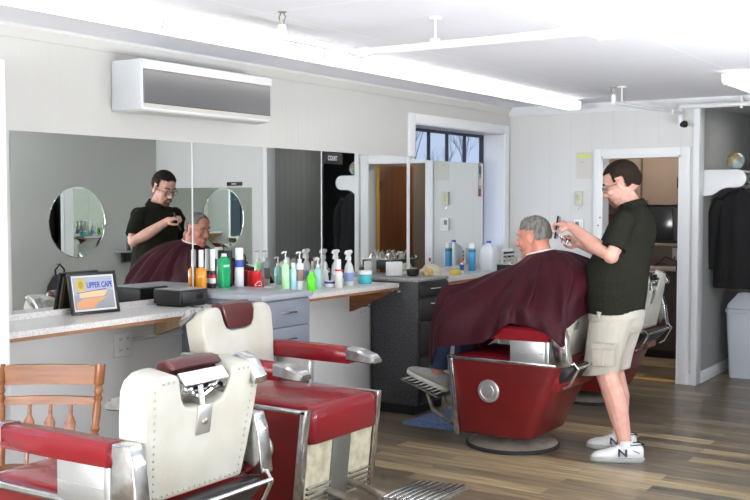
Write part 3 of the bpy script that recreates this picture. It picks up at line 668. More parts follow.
# red mug by the mirror
t = shelfthing('mug', 'red mug with white printed drawing close to the mirror', 'mug', .062, 4.95, .98)
rod(t, 'cup', RED, [(.036, 0), (.04, .004), (.043, .145), (.040, .146), (.037, .012), (.002, .01)], 28)
obj('handle', tube(NB(), [(.02, .035, .10), (.03, .062, .09), (.03, .066, .06), (.02, .04, .03)], .005, 8), RED, t)
b = NB()
for k in range(9):
    a = -.9+.2*k; tube(b, [(.0425*cos(a), .0425*sin(a), .06+.022*sin(pi*k/8)), (.0425*cos(a+.2), .0425*sin(a+.2), .06+.022*sin(pi*(k+1)/8))], .0022, 6)
tube(b, [(.0425*cos(-.9), .0425*sin(-.9), .055), (.0435, 0, .055), (.0425*cos(.9), .0425*sin(.9), .055)], .0025, 6); obj('print', b, PLW, t)
def pump(label, x, y, z, r, h, mb, hp=.07, lab=None, grp='pump bottles on the counter', rz=0):
    t = thing('pump_bottle', label, 'bottle', (x, y, z), rz, grp)
    rod(t, 'body', mb, [(r*.92, 0), (r, .005), (r, h-.022), (r*.85, h-.01), (r*.4, h), (r*.4, h+.006)])
    b = NB(); lathe(b, [(r*.45, h+.004), (r*.45, h+.02), (r*.15, h+.024), (r*.15, h+hp-.014), (r*.3, h+hp-.012), (r*.3, h+hp)], n=16)
    tube(b, [(0, 0, h+hp-.006), (0, -.02, h+hp-.004), (0, -.036, h+hp-.012)], .006, 8); obj('pump_head', b, PLW, t)
    if lab: rod(t, 'label_band', lab, [(r+.0006, h*.35), (r+.0006, h*.75)])
    return t
pump('clear pump bottle of pale green gel, leftmost of the pump bottles', .12, 5.185, .98, .026, .185, liquid('pale_green_gel', (.45, .78, .42)), .075)
cyl_bottle('pale blue capped bottle between two pump bottles', .14, 5.24, .98, .022, .185, PBLUE, CLEAR, .03, .7)
pump('white pump bottle with brown-lettered label near the seam of the mirrors', .15, 5.295, .98, .030, .185, CLEAR, .07, mat('brown_print', (.30, .18, .16), .5))
cyl_bottle('short lime green bottle at the counter edge', .235, 5.307, .98, .030, .126, LIME, LIME, .012, .5, neck=.2)
pump('green tinted pump bottle behind the lime bottle', .175, 5.46, .98, .025, .14, AQUA, .065)
t = shelfthing('tub', 'small white tub with blue label holding a dark brush', 'tub', .155, 5.62, .98)
rod(t, 'body', PLW, [(.03, 0), (.034, .003), (.036, .045), (.033, .046), (.03, .01), (.002, .01)]); rod(t, 'label_band', BLUE, [(.0352, .025), (.0362, .040)])
b = NB(); tube(b, [(0, 0, .012), (0, .0, .06), (.003, .0, .085), (0, 0, .10)], [.005, .006, .013, .012], 10); tag(obj('shaving_brush', b, BLACK, None, (.155, 5.62, .98)), 'dark brush standing in the small white tub', 'brush')
cyl_bottle('white bottle with narrow cap close to the mirror behind the tub', .06, 5.70, .98, .027, .165, PLW, PLW, .05, .35)
cyl_bottle('white bottle with a red ring on the counter', .225, 5.63, .98, .027, .19, mat('white_bottle', (.74, .73, .70), .35), PLW, .07, .55, band=((.112, .122, RED),))
def sprayb(label, x, y, z, lab, k=1.0, grp='spray bottles on the counter'):
    t = thing('spray_bottle', label, 'bottle', (x, y, z), 0, grp)
    rod(t, 'body', CLEAR, [(.030, 0), (.034, .005), (.034, .10*k), (.028, .135*k), (.013, .165*k), (.013, .18*k)])
    rod(t, 'label_band', lab, [(.0345, .03), (.0345, .09)])
    b = NB(); h = .18*k; lathe(b, [(.016, h-.005), (.016, h+.018), (.010, h+.022)], n=14)
    prism(b, [(-.045, h+.045), (-.03, h+.062), (.02, h+.066), (.034, h+.05), (.012, h+.035), (.010, h+.02), (-.010, h+.02), (-.012, h+.04), (-.04, h+.035)], lambda a, q, d: (d, a, q), -.010, .010, .003)
    tube(b, [(0, -.018, h+.042), (0, -.030, h+.022), (0, -.038, h-.0)], .005, 8); obj('trigger_head', b, PLW, t)
    return t
sprayb('clear spray bottle with blue label and white trigger on the counter', .19, 5.80, .98, mat('blue_print', (.25, .33, .62), .4))
sprayb('white spray bottle standing close to the mirror', .06, 5.83, .98, PLW)
t = shelfthing('jar', 'squat jar of light blue gel with a white lid at the counter end', 'jar', .19, 6.0, .98)
rod(t, 'body', TEAL, [(.044, 0), (.048, .004), (.048, .062), (.044, .066)], 28); rod(t, 'lid', PLW, [(.05, .066), (.05, .09), (.047, .093)], 28)
# on the charcoal cabinet
def card(label, x, y, rz, w=.12, h=.105):
    t = tag(obj('paper_box', box(NB(), -.045, .012, -w/2, w/2, 0, h, .002), PAPER, None, (x, y, 1.001), rotz=rz), label, 'box', 'white paper boxes'); return t
card('white paper box on the charcoal cabinet beside the mirror', .13, 6.50, R(-14))
b = NB(); rings = []
def lump(name, label, cat, x, y, z, rx, ry, rz, m, seed=0, grp=None):
    t = NB(); bmesh.ops.create_icosphere(t, subdivisions=3, radius=1); rr = random.Random(seed)
    for v in t.verts:
        k = 1+.16*sin(v.co.x*5+seed)*cos(v.co.y*4+seed*2)+.08*sin(v.co.z*9)
        v.co = Vector((v.co.x*rx*k, v.co.y*ry*k, max(0, v.co.z*.9+.55)*rz*k))
    o = obj(name, t, m, None, (x, y, z)); tag(o, label, cat, grp); return o
SPG = mat('yellow_sponge', (.66, .52, .10), .9, bump=(60, U, .6, .004)); CLOTH = mat('cream_cloth', (.66, .60, .46), .9, bump=(20, U, .6, .01))
o = tag(obj('bowl', lathe(NB(), [(.035, 0), (.045, .01), (.05, .05), (.046, .05), (.04, .012), (.002, .01)], n=24), BLACK, None, (.22, 6.60, .997)), 'small black bowl on the charcoal cabinet', 'bowl')
lump('natural_sponge', 'tan sea sponge on the charcoal cabinet beside the black bowl', 'sponge', .30, 6.685, .997, .035, .045, .04, mat('tan_sponge', (.52, .36, .16), .9, bump=(60, U, .8, .006)), 1)
lump('folded_cloth', 'cream cloth bundled at the near end of the far counter', 'cloth', .13, 7.02, .967, .07, .12, .06, CLOTH, 3)
tag(obj('sponge', box(NB(), -.035, .035, -.055, .055, 0, .04, .008, 3), SPG, None, (.22, 7.26, .968), rotz=.2), 'yellow sponge on the far counter near the cape', 'sponge')
# far counter
cyl_bottle('small white bottle with a red cap and blue label on the far counter', .16, 7.48, .967, .018, .115, PLW, RED, .03, .5, band=((.02, .07, BLUE),))
cyl_bottle('sky blue can with white cap on the far counter', .12, 7.735, .967, .030, .237, SKY, PLW, .045, .92, 'spray_can', 'can', band=((.165, .176, BLACK),), neck=.02)
t = shelfthing('water_jug', 'translucent white plastic gallon jug with a blue cap on the far counter', 'jug', .18, 7.93, .967)
b = NB(); loft(b, [rrect(-.07*k, .07*k, -.07*k, .07*k, z, .03*k, 6) for z, k in ((0, .95), (.006, 1), (.14, 1), (.17, .93), (.20, .72), (.218, .42), (.225, .26), (.232, .26))]); obj('body', b, JUG, t, sharp=60)
rod(t, 'cap', mat('violet_blue_cap', (.08, .06, .45), .4), [(.021, .232), (.021, .248), (.018, .250)])
obj('handle', tube(NB(), [(0, .02, .215), (0, .06, .205), (0, .078, .17), (0, .068, .12)], .010, 8), JUG, t)
t = shelfthing('clipper_guard_rack', 'white rack holding rows of black clipper guards on the far counter', 'rack', .20, 8.26, .967)
obj('back_board', box(NB(), -.02, .0, -.10, .10, 0, .17, .004, 2), PLW, t)
b = NB()
for i in range(5):
    for k in range(4): box(b, .0, .022, -.085+.038*i, -.062+.038*i, .02+.036*k, .036+.036*k, .002)
obj('clipper_guard', b, BLACK, t)
obj('foot', box(NB(), -.05, .06, -.10, .10, 0, .012, .003), CHROME, t)
t = thing('tool_trolley', 'black tool trolley heaped with metal combs and scissors behind the customer', 'trolley', (.66, 7.62, 0))
b = NB(); box(b, -.15, .15, -.20, .20, .97, 1.05, .006); obj('tray', b, BLACK, t)
obj('rim', box(NB(), -.156, .156, -.206, .206, 1.05, 1.058, .003), CHROME, t)
for zz in (.55, .16): obj('shelf', box(NB(), -.14, .14, -.19, .19, zz, zz+.015, .003), BLACK, t)
for sx in (-1, 1):
    for sy in (-1, 1):
        p = obj('post', tube(NB(), [(sx*.135, sy*.185, .05), (sx*.135, sy*.185, .98)], .009, 8), CHROME, t)
        obj('caster', ell(NB(), (sx*.135, sy*.185, .025), (.022, .012, .025), 12), DARKR, p)
b = NB(); rr = random.Random(5)
for k in range(60):
    x, y = rr.uniform(-.12, .12), rr.uniform(-.17, .17); a = rr.uniform(0, 6.3); l = rr.uniform(.02, .045); h = rr.uniform(.02, .075)
    tube(b, [(x, y, 1.057), (x+.3*l*cos(a), y+.3*l*sin(a), 1.057+h*.6), (x+l*cos(a), y+l*sin(a), 1.057+h)], [.007, .006, .004], 6)
mt = obj('metal_tools', b, mat('mixed_steel', (.50, .48, .43), .3, .8), t); mt['kind'] = 'stuff'
for i, (yy, lb) in enumerate(((7.55, 'left'), (7.75, 'right'))):
    tag(obj('carton', box(NB(), -.12, .10, -.085, .085, 0, .085, .002), mat('blue_carton', (.06, .12, .42), .5), None, (.24, 7.35+.19*i, .755)), 'small blue carton under the far counter, ' + lb + ' one', 'box', 'blue cartons under the far counter')
tag(obj('under_shelf', box(NB(), .002, .35, 6.84, 8.58, .735, .755), mat('shelf_white', (.6, .6, .6), .5)), 'low white shelf board beneath the far counter', 'shelf')

# ================================================================== THINGS ON THE BACK WALL
t = thing('notice', 'pale paper notice with a yellow-green heading beside the door frame', 'notice', (.66, YB, 1.76))
obj('paper', box(NB(), 0, .15, -.003, -.001, 0, .235), mat('notice_paper', (.60, .58, .54), .8), t); obj('heading', box(NB(), .0, .145, -.0045, -.003, .185, .22), mat('yellow_green_paper', (.58, .66, .22), .8), t)
obj('print_line', box(NB(), .04, .075, -.0045, -.003, .145, .152), mat('faded_print', (.38, .38, .28), .8), t)
t = thing('intercom', 'cream wall-mounted switch box above the thermostat', 'switch box', (.69, YB, 1.585))
obj('cover', box(NB(), -.035, .035, -.03, 0, -.065, .065, .006), mat('cream_plastic', (.60, .60, .50), .4), t); obj('key', box(NB(), -.015, .015, -.034, -.03, -.02, .03, .002), mat('yellowed_key', (.55, .50, .28), .4), t); obj('screw', box(NB(), -.008, .008, -.005, 0, -.10, -.085, .001), CHROME, t)
t = thing('thermostat', 'white thermostat with a grey display on the back wall', 'thermostat', (.695, YB, 1.335))
obj('cover', box(NB(), -.045, .045, -.028, 0, -.062, .062, .005), PLW, t); obj('display', box(NB(), -.03, .005, -.030, -.028, -.005, .04, .001), mat('lcd', (.18, .2, .2), .2), t)
b = NB()
for k in range(5): box(b, .022, .032, -.030, -.028, -.04+.016*k, -.032+.016*k)
obj('button', b, mat('grey_button', (.4, .4, .4), .5), t)
# kitchen behind the door
for i, (x0, x1, nm) in enumerate(((.02, .775, 'left'), (.785, 1.60, 'right'))):
    t = thing('wall_cupboard', 'tan wall cupboard seen through the doorway, the ' + nm + ' one of two', 'cupboard', ((x0+x1)/2, 10.1, 1.52), 0, 'wall cupboards in the back room'); w = (x1-x0)/2
    obj('body', box(NB(), -w, w, .02, .345, 0, .85), TAN, t); d = obj('door', box(NB(), -w+.004, w-.004, 0, .02, .004, .845, .004), TAN, t)
    obj('knob', ell(NB(), (w-.06 if i == 0 else -w+.06, -.012, .05), (.012, .012, .012), 10), DCHROME, d)
t = thing('kitchen_counter', 'low kitchen unit with pale worktop seen through the doorway', 'kitchen unit', (.80, 10.0, 0))
obj('body', box(NB(), -.78, .78, 0, .44, .08, .87), mat('dark_unit', (.06, .045, .04), .5), t); obj('worktop', box(NB(), -.79, .79, -.02, .445, .87, .905, .004), mat('kitchen_top', (.38, .32, .28), .4), t); obj('plinth', box(NB(), -.78, .78, .04, .44, 0, .08), BLACK, t)
t = thing('microwave', 'black microwave oven under the cupboards of the back room', 'microwave', (1.0, 10.12, 1.14))
obj('case', box(NB(), -.22, .22, 0, .32, 0, .375, .006), BLACK, t); obj('door', box(NB(), -.21, .10, -.012, 0, .03, .35, .004), mat('dark_glass', (.02, .02, .022), .15), t); obj('control_panel', box(NB(), .11, .21, -.01, 0, .03, .35, .003), mat('dark_grey_panel', (.05, .05, .05), .4), t)
tag(obj('microwave_shelf', box(NB(), .74, 1.26, 10.10, 10.448, 1.118, 1.138), TAN), 'tan shelf carrying the microwave in the back room', 'shelf')
t = thing('wall_outlet', 'outlet with a black plug above the worktop in the back room', 'outlet', (1.03, 10.45, 1.02)); obj('plate', box(NB(), -.035, .035, -.006, 0, -.06, .06, .002), PLW, t)
tag(obj('cable', tube(NB(), [(1.03, 10.43, .99), (1.02, 10.38, .96), (.95, 10.36, .99), (.90, 10.34, .93), (.87, 10.30, .912)], .006, 8), BLACK), 'black cord plugged in above the back-room worktop', 'cord')
tag(obj('framed_poster', box(NB(), .30, .62, 10.43, 10.449, 1.16, 1.42, .003), mat('poster_dark', (.06, .05, .08), .5, noise=(6, U, (.22, .03, .03), .4, .6))), 'small dark blue and red poster on the back-room wall, seen in the mirror', 'poster')

# ================================================================== HALL: coat shelf, globe, coats, bin
t = thing('coat_shelf', 'white coat shelf with rounded end bracket at the mouth of the dark hall', 'shelf', (HX0, 8.83, 0))
poly = [(0, 1.825), (.28, 1.825)]+[(.28+.075*sin(a), 1.75+.075*cos(a)) for a in [pi*k/10 for k in range(1, 11)]]+[(.20, 1.675), (.15, 1.66), (.11, 1.63), (.07, 1.61), (0, 1.605)]
b = NB(); prism(b, poly, lambda a, z, d: (a, d, z), 0, .022, .003); obj('bracket', b, WHITE, t, sharp=40)
b = NB(); prism(b, poly, lambda a, z, d: (a, d, z), 1.20, 1.222, .003); obj('bracket', b, WHITE, t, sharp=40)
obj('shelf_board', box(NB(), .002, .32, .022, 1.20, 1.80, 1.818), WHITE, t)
obj('hanging_rail', tube(NB(), [(.22, .02, 1.72), (.22, 1.20, 1.72)], .014, 10), CHROME, t)
t = thing('globe_ornament', 'small marbled glass globe standing on the white coat shelf', 'globe', (1.97, 9.02, 1.819))
gm = mat('marbled_glass', (.30, .42, .45), .15, coat=.5, noise=(9, U, (.28, .20, .08), .42, .56))
obj('ball', ell(NB(), (0, 0, .085), (.075, .075, .075), 24), gm, t); obj('stand', lathe(NB(), [(.04, 0), (.03, .012), (.02, .018)], n=20), DCHROME, t)
def coat(x, y, label, L=.86, m=None, W=.23, rz=0):
    t = thing('coat', label, 'coat', (x, y, 1.69), rz, 'dark coats on the hall rail'); t.rotation_euler = (0, 0, rz)
    b = NB(); rings = []
    for z, hw, d in ((-.03, .05, .03), (-.06, .10, .05), (-.10, W*.8, .06), (-.2, W, .07), (-.45, W*1.02, .075), (-.7, W*1.05, .08), (-L, W*1.08, .085)):
        rings.append([(hw*cos(a)*(1+.05*sin(5*a+z*3)), d*sin(a)*(1+.2*sin(7*a)), z) for a in [2*pi*i/40 for i in range(40)]])
    loft(b, rings); obj('coat_body', b, m, t, sharp=70)
    for s in (-1, 1): obj('sleeve', tube(NB(), [(s*W*.82, 0, -.12), (s*(W+.03), .0, -.25), (s*(W+.05), .01, -.5), (s*(W+.04), .02, -.72)], [.05, .06, .055, .045], 12), m, t)
    obj('collar', tube(NB(), [(-.07, .03, -.06), (0, .055, -.03), (.07, .03, -.06)], .02, 8), m, t)
    obj('hanger_hook', tube(NB(), [(0, 0, -.05), (0, 0, .01), (.0, .0, .03)], .004, 6), CHROME, t)
    return t
CO1 = mat('black_wool', (.008, .008, .009), .9); CO2 = mat('black_nylon', (.012, .012, .014), .6)
coat(2.00, 9.06, 'black coat hanging nearest the shelf bracket in the hall', .88, CO1, .19)
coat(2.03, 9.28, 'black coat second on the hall rail behind the first', .84, CO2, .22, .12)
coat(2.06, 9.52, 'black jacket farthest along the hall rail', .80, CO1, .22, -.1)
t = thing('waste_bin', 'tall white swing-lid waste bin on the hall floor', 'bin', (2.02, 9.36, 0))
BIN = mat('bin_plastic', (.58, .61, .68), .45)
b = NB(); loft(b, [rrect(-.17*k, .17*k, -.13*k, .13*k, z, .035, 5) for z, k in ((0, .82), (.008, .84), (.575, 1.0), (.58, 1.05), (.61, 1.05), (.612, 1.0))]); obj('bucket', b, BIN, t, sharp=50)
b = NB(); prism(b, [(-.165, .612), (-.155, .65), (-.06, .76), (.0, .765), (.06, .76), (.155, .65), (.165, .612)], lambda a, z, d: (a, d, z), -.128, .128, .012, 3); obj('lid', b, BIN, t)
obj('flap', box(NB(), -.075, .085, -.11, .11, -.006, .006, .003, 2, Matrix.Translation((.11, 0, .715)) @ Matrix.Rotation(R(50), 4, 'Y')), mat('bin_flap_grey', (.16, .17, .18), .45), t)
# floor mat by the footrest of the customer's chair
tag(obj('floor_mat', box(NB(), .46, .92, 6.05, 6.62, 0, .008, .003), mat('blue_mat', (.07, .13, .30), .8, noise=(40, U, (.18, .25, .42), .4, .6))), 'small blue mat on the floor beside the charcoal cabinet', 'mat')
# right wall, seen only in the mirrors
t = thing('shoulder_bag', 'black teardrop bag hanging on the grey wall, seen in the mirror', 'bag', (XR-.06, 7.22, .45))
b = NB(); prism(b, [(-.16, .0), (.16, 0), (.18, .05), (.13, .22), (.05, .33), (-.05, .33), (-.13, .22), (-.18, .05)], lambda a, z, d: (d, a, z), -.05, .05, .02, 3); obj('bag_body', b, CO2, t)
obj('strap', tube(NB(), [(0, -.05, .30), (0, -.06, .38), (0, 0, .44), (0, .06, .38), (0, .05, .30)], .01, 8), CO2, t); obj('hook', tube(NB(), [(.055, 0, .44), (.0, 0, .43), (0, 0, .45)], .006, 8), CHROME, t)
t = thing('clipper_shelf', 'small wall shelf with hanging clippers on the grey wall, seen in the mirror', 'shelf', (XR, 8.25, .98))
obj('board', box(NB(), -.20, 0, -.22, .16, 0, .02, .003), mat('grey_shelf', (.30, .31, .32), .4), t)
obj('mount', box(NB(), -.03, 0, -.12, .06, -.12, 0, .003), BLACK, t)
t = thing('hair_clipper', 'hair clipper standing on the wall shelf, seen in the mirror', 'clipper', (XR-.12, 8.14, 1.0)); b = NB(); tube(b, [(0, 0, 0), (0, 0, .10), (0, 0, .14)], [.025, .022, .02], 12); obj('body', b, BLACK, t); obj('head', tube(NB(), [(0, 0, .14), (0, 0, .175)], [.022, .026], 12), CHROME, t)
t = thing('hair_dryer', 'dark hair dryer hanging below the wall shelf with its cord, seen in the mirror', 'hair dryer', (XR-.12, 8.24, .72))
b = NB(); tube(b, [(0, 0, .22), (0, 0, .08), (0, 0, .02)], [.03, .035, .03], 12); tube(b, [(0, 0, .16), (0, -.06, .10), (0, -.08, .02)], .015, 8); obj('body', b, BLACK, t)
obj('cord', tube(NB(), [(0, 0, .03), (.06, .12, -.1), (.08, .16, -.3), (.08, .2, -.5)], .006, 6), BLACK, t)
# plants on the sill of the side window (in the oval mirror's view)
def plant(x, y, z, label, s, seed):
    t = thing('potted_plant', label, 'plant', (x, y, z), 0, 'potted plants on the window sill'); rr = random.Random(seed)
    obj('pot', lathe(NB(), [(.07, 0), (.09, .12), (.095, .13), (.08, .13), (.07, .11)], n=20), mat('terracotta', (.35, .13, .07), .8), t)
    b = NB()
    for k in range(60):
        a = rr.uniform(0, 6.3); h = rr.uniform(.1, .5)*s; r = rr.uniform(.03, .25)*s
        p0 = Vector((0, 0, .12)); p1 = Vector((r*cos(a), r*sin(a), .12+h)); d = Vector((cos(a), sin(a), -.3)).normalized(); sd = Vector((-sin(a), cos(a), 0)); l = .09; w = .022
        t2 = NB(); vs = [t2.verts.new(q) for q in (p1, p1+d*l*.5+sd*w, p1+d*l, p1+d*l*.5-sd*w)]; t2.faces.new(vs); bmesh.ops.solidify(t2, geom=t2.faces[:], thickness=.002); merge(b, t2)
        tube(b, [p0, (p0+p1)/2+Vector((0, 0, .05)), p1], .003, 4)
    obj('foliage', b, mat('leaf_green', (.03, .14, .025), .5), t)
tag(obj('plant_bench', box(NB(), .003, .33, .35, 2.25, .80, .835, .004), PLW), 'white bench board under the side window, outside the frame', 'bench')
plant(.18, .65, .836, 'bushy potted plant at the front end of the side window', 1.2, 1)
plant(.18, 1.2, .836, 'bushy potted plant in the middle of the side window', 1.0, 2)

# ================================================================== OUTSIDE
b = NB(); rr = random.Random(3)
def branch(b, p, d, l, r, n):
    q = p+d*l; tube(b, [p, (p+q)/2+Vector((0, rr.uniform(-.03, .03)*l, 0)), q], [r, r*.85, r*.7], 5, cap=False)
    if n:
        for _ in range(3):
            e = (d+Vector((rr.uniform(-.5, .5), rr.uniform(-.8, .8), rr.uniform(-.1, .6)))).normalized(); branch(b, p+d*l*rr.uniform(.55, 1), e, l*rr.uniform(.55, .8), r*.6, n-1)
TREE = mat('grey_bark', (.42, .42, .44), .9)
for i, (x, y, lb) in enumerate(((-5.2, 15.6, 'nearer'), (-6.3, 19.2, 'farther'))):
    b = NB(); branch(b, Vector((0, 0, 0)), Vector((0, 0, 1)), 1.6, .03, 5); tag(obj('bare_tree', b, TREE, None, (x, y, 0)), 'leafless tree outside the small window, the %s one' % lb, 'tree', 'bare trees outside the window')
struct('ground_outside', box(NB(), -40, -.26, -12, 40, -.15, -.02), mat('asphalt', (.12, .12, .12), .9))
struct('ground_street', box(NB(), -.26, 30, -40, YF-.16, -.15, -.02), mat('asphalt', (.12, .12, .12), .9))
t = thing('house', 'pale clapboard house across the road outside the side window', 'house', (-12, -9, 0), R(20))
obj('wall', box(NB(), -3, 3, -5, 5, 0, 3.2), mat('house_siding', (.45, .42, .36), .8), t)
b = NB(); prism(b, [(-3.3, 3.2), (3.3, 3.2), (0, 5.2)], lambda a, z, d: (a, d, z), -5.2, 5.2); obj('roof', b, mat('roof_grey', (.14, .14, .15), .9), t)
for k in range(4): obj('window', box(NB(), 3.0, 3.04, -4+2.3*k, -3+2.3*k, 1.0, 2.3), mat('far_window', (.05, .07, .1), .2), t)

# ================================================================== PEOPLE
def frame(c, fwd, up=(0, 0, 1)):
    x = Vector(fwd).normalized(); z = Vector(up); z = (z-x*z.dot(x)).normalized(); y = z.cross(x)
    return Matrix(((x.x, y.x, z.x, c[0]), (x.y, y.y, z.y, c[1]), (x.z, y.z, z.z, c[2]), (0, 0, 0, 1)))
def chain(b, pts, rad, n=14, M=None):
    """tapered limb with rounded joints"""
    P_ = [Vector(p) for p in pts]
    tube(b, P_, rad, n, M)
    for p, r in zip(P_, rad): ell(b, p, (r*.985,)*3, 14, M)
def add_head(b, M):
    ell(b, (-.012, 0, .035), (.098, .076, .088), 24, M)
    ell(b, (-.045, 0, .005), (.062, .066, .062), 20, M)
    ell(b, (.022, 0, -.02), (.068, .062, .088), 24, M)
    ell(b, (.025, 0, -.085), (.055, .050, .036), 20, M)
    ell(b, (.068, 0, -.103), (.020, .024, .017), 16, M)
    ell(b, (.066, 0, .030), (.022, .055, .016), 16, M)          # brow
    for s in (-1, 1):
        ell(b, (.058, s*.040, -.022), (.026, .022, .022), 16, M)   # cheek
        ell(b, (-.008, s*.078, -.012), (.019, .010, .032), 16, M, (0, R(12), s*R(18)))
        ell(b, (.094, s*.010, -.032), (.010, .008, .008), 12, M)
    tube(b, [(.080, 0, .018), (.096, 0, -.006), (.108, 0, -.030), (.090, 0, -.040)], [.007, .009, .012, .009], 12, M)
    ell(b, (.107, 0, -.028), (.010, .011, .010), 12, M)
    ell(b, (.082, 0, -.060), (.013, .024, .006), 14, M); ell(b, (.080, 0, -.071), (.013, .021, .007), 14, M)
def face_parts(par, M, eyecol, browm):
    for s in (-1, 1):
        e = obj('eye', ell(NB(), (.0795, s*.031, .004), (.009, .011, .0062), 14, M), mat('eye_white', (.34, .30, .28), .45), par)
        obj('iris', ell(NB(), (.0872, s*.031, .003), (.0025, .0045, .0045), 10, M), eyecol, e)
        obj('eyebrow', tube(NB(), [(.088, s*.016, .028), (.088, s*.034, .035), (.074, s*.050, .029)], [.003, .004, .002], 8, M), browm, par)
def hair_shell(par, M, m, keep, c=(-.014, 0, .037), r=(.106, .085, .097), name='hair', thick=.012):
    t = NB(); bmesh.ops.create_icosphere(t, subdivisions=5, radius=1)
    dele = [v for v in t.verts if not keep(v.co)]
    bmesh.ops.delete(t, geom=dele, context='VERTS')
    rr = random.Random(2)
    for v in t.verts:
        k = 1+.012*sin(v.co.y*40+v.co.x*9)*cos(v.co.z*25); k2 = 1+.30*max(0, -v.co.z-.05)*(1 if v.co.x < -.25 else 0)*min(1, (-v.co.x-.25)*4); v.co = Vector((c[0]+v.co.x*r[0]*k*k2, c[1]+v.co.y*r[1]*k, c[2]+v.co.z*r[2]*k))
    bmesh.ops.recalc_face_normals(t, faces=t.faces)
    bmesh.ops.solidify(t, geom=t.faces[:], thickness=thick)
    b = NB(); merge(b, t, M); return obj(name, b, m, par, sharp=60)
def add_hand(b, M, side, curl=(1, 1, 1, 1), tcurl=1.):
    """wrist at origin, fingers along +x, palm faces -z, thumb on side*+y"""
    tube(b, [(-.02, 0, 0), (.02, 0, 0)], [.026, .027], 14, M)
    ell(b, (.035, 0, 0), (.038, .034, .016), 18, M); ell(b, (.062, .002*side, .0), (.030, .040, .014), 18, M)
    ell(b, (.030, side*.024, -.007), (.030, .016, .015), 14, M)
    for i, (yy, ln, rr) in enumerate(((.030, .068, .0082), (.010, .076, .0085), (-.010, .071, .0082), (-.029, .056, .0074))):
        c = curl[i]; p = Vector((.080-.004*abs(i-1), side*yy, .002)); pts = [Vector((.055, side*yy*.85, 0)), p]; a = .25*c
        for seg in (.46, .31, .25):
            a += 0; q = pts[-1]+Vector((cos(a), side*yy*.6, -sin(a)))*ln*seg; pts.append(q); a += .75*c
        chain(b, pts, [rr*1.1, rr*1.08, rr, rr*.92, rr*.8], 10, M)
    a = .5*tcurl
    chain(b, [(.012, side*.022, -.006), (.036, side*.050, -.014*tcurl-.004), (.064, side*(.062-.012*tcurl), -.026*tcurl-.004), (.086, side*(.060-.026*tcurl), -.036*tcurl-.004)], [.014, .012, .0105, .0085], 10, M)
def shoe(par, M, upper, sole, lace, kind='sneaker', label=None):
    """toe along +x from the heel at 0, sole at z 0"""
    secs = [(-.006, .022, .03, .088), (.01, .036, .02, .112), (.05, .042, .018, .112), (.09, .043, .018, .112), (.13, .045, .018, .104), (.17, .048, .018, .086), (.21, .051, .018, .072), (.25, .048, .018, .064), (.28, .036, .02, .052), (.298, .018, .022, .038)]
    b = NB(); rings = []
    for x, hw, z0, z1 in secs:
        r = []
        for k in range(20):
            a = 2*pi*k/20; cy = cos(a); sz = sin(a); y = hw*(abs(cy)**.7)*(1 if cy > 0 else -1)*(1 if sz < 0 else (1-.35*sz)); r.append((x, y, (z0+z1)/2+(z1-z0)/2*(abs(sz)**.8)*(1 if sz > 0 else -1)))
        rings.append(r)
    loft(b, rings, M=M); up = obj('shoe', b, upper, par, sharp=60)
    if label: up['label'] = label
    b = NB(); rings = []
    for z, g in ((0, -.004), (.006, .002), (.024, .003), (.030, -.003)):
        out = []
        L_ = [(x, (hw+g)) for x, hw, _, _ in secs]
        pts = [(x, w) for x, w in L_]+[(.306+g*.5, 0)]+[(x, -w) for x, w in L_[::-1]]+[(-.014-g, 0)]
        rings.append([(x, y, z) for x, y in pts])
    loft(b, rings, M=M); obj('sole', b, sole, up, sharp=60)
    b = NB()
    for k in range(5):
        x = .115+.022*k; z = .113-.0095*k-.004
        tube(b, [(x, -.022, z-.006), (x+.004, 0, z+.004), (x+.008, .022, z-.006)], .0028, 6, M)
    for s in (-1, 1): tube(b, [(.112, 0, .112), (.10, s*.018, .126), (.118, s*.026, .118), (.114, s*.004, .114)], .0025, 6, M)
    obj('laces', b, lace, up)
    return up

# ---------------------------------------------------------------- the barber, standing, facing the mirror wall
FB = Vector((-1, -.10, -.42))
HB = frame((1.985, 6.20, 1.668), (-.93, -.14, -.40), (-.12, 0, 1)) @ Matrix.Scale(1.13, 4)
Ls, Rs = Vector((2.075, 5.995, 1.455)), Vector((2.045, 6.385, 1.455))
Le, Re = Vector((2.035, 5.90, 1.235)), Vector((1.90, 6.42, 1.19))
Lw, Rw = Vector((1.735, 6.00, 1.405)), Vector((1.72, 6.19, 1.29))
b = NB()
add_head(b, HB)
chain(b, [(2.09, 6.19, 1.44), (2.07, 6.19, 1.52), (2.00, 6.195, 1.62)], [.066, .061, .058])
chain(b, [Ls, (Ls+Le)/2+Vector((.01, -.01, -.01)), Le, (Le*.65+Lw*.35)+Vector((0, 0, -.008)), Lw], [.050, .056, .048, .050, .030])
chain(b, [Rs, (Rs+Re)/2, Re, (Re*.65+Rw*.35), Rw], [.050, .056, .048, .050, .030])
# hands: the left one above with the comb, the right one lower with the scissors
LH = frame(Lw, (-.92, .10, .26), (.25, -.35, .9)); RH = frame(Rw, (-.80, -.28, .48), (.1, .7, .7))
add_hand(b, LH, 1, (1.35, 1.45, 1.5, 1.5), 1.3); add_hand(b, RH, -1, (1.2, 1.3, 1.5, 1.6), 1.3)
chain(b, [(2.07, 6.18, 1.40), (2.03, 6.13, 1.2), (2.02, 6.08, 1.0), (2.02, 6.08, .88)], [.085, .12, .12, .11])
chain(b, [(2.03, 5.99, .92), (1.99, 5.975, .70), (1.995, 5.965, .50), (2.065, 5.94, .34), (2.125, 5.915, .13), (2.135, 5.915, .07)], [.088, .080, .066, .067, .042, .040])
chain(b, [(2.03, 6.17, .92), (1.99, 6.16, .70), (1.965, 6.15, .50), (1.995, 6.17, .34), (2.005, 6.175, .13), (2.005, 6.17, .07)], [.088, .080, .066, .067, .042, .040])
barber = fuse('person', b, SKIN, None, .0042, 3)
tag(barber, 'standing barber in dark olive polo shirt and khaki cargo shorts cutting hair', 'person')
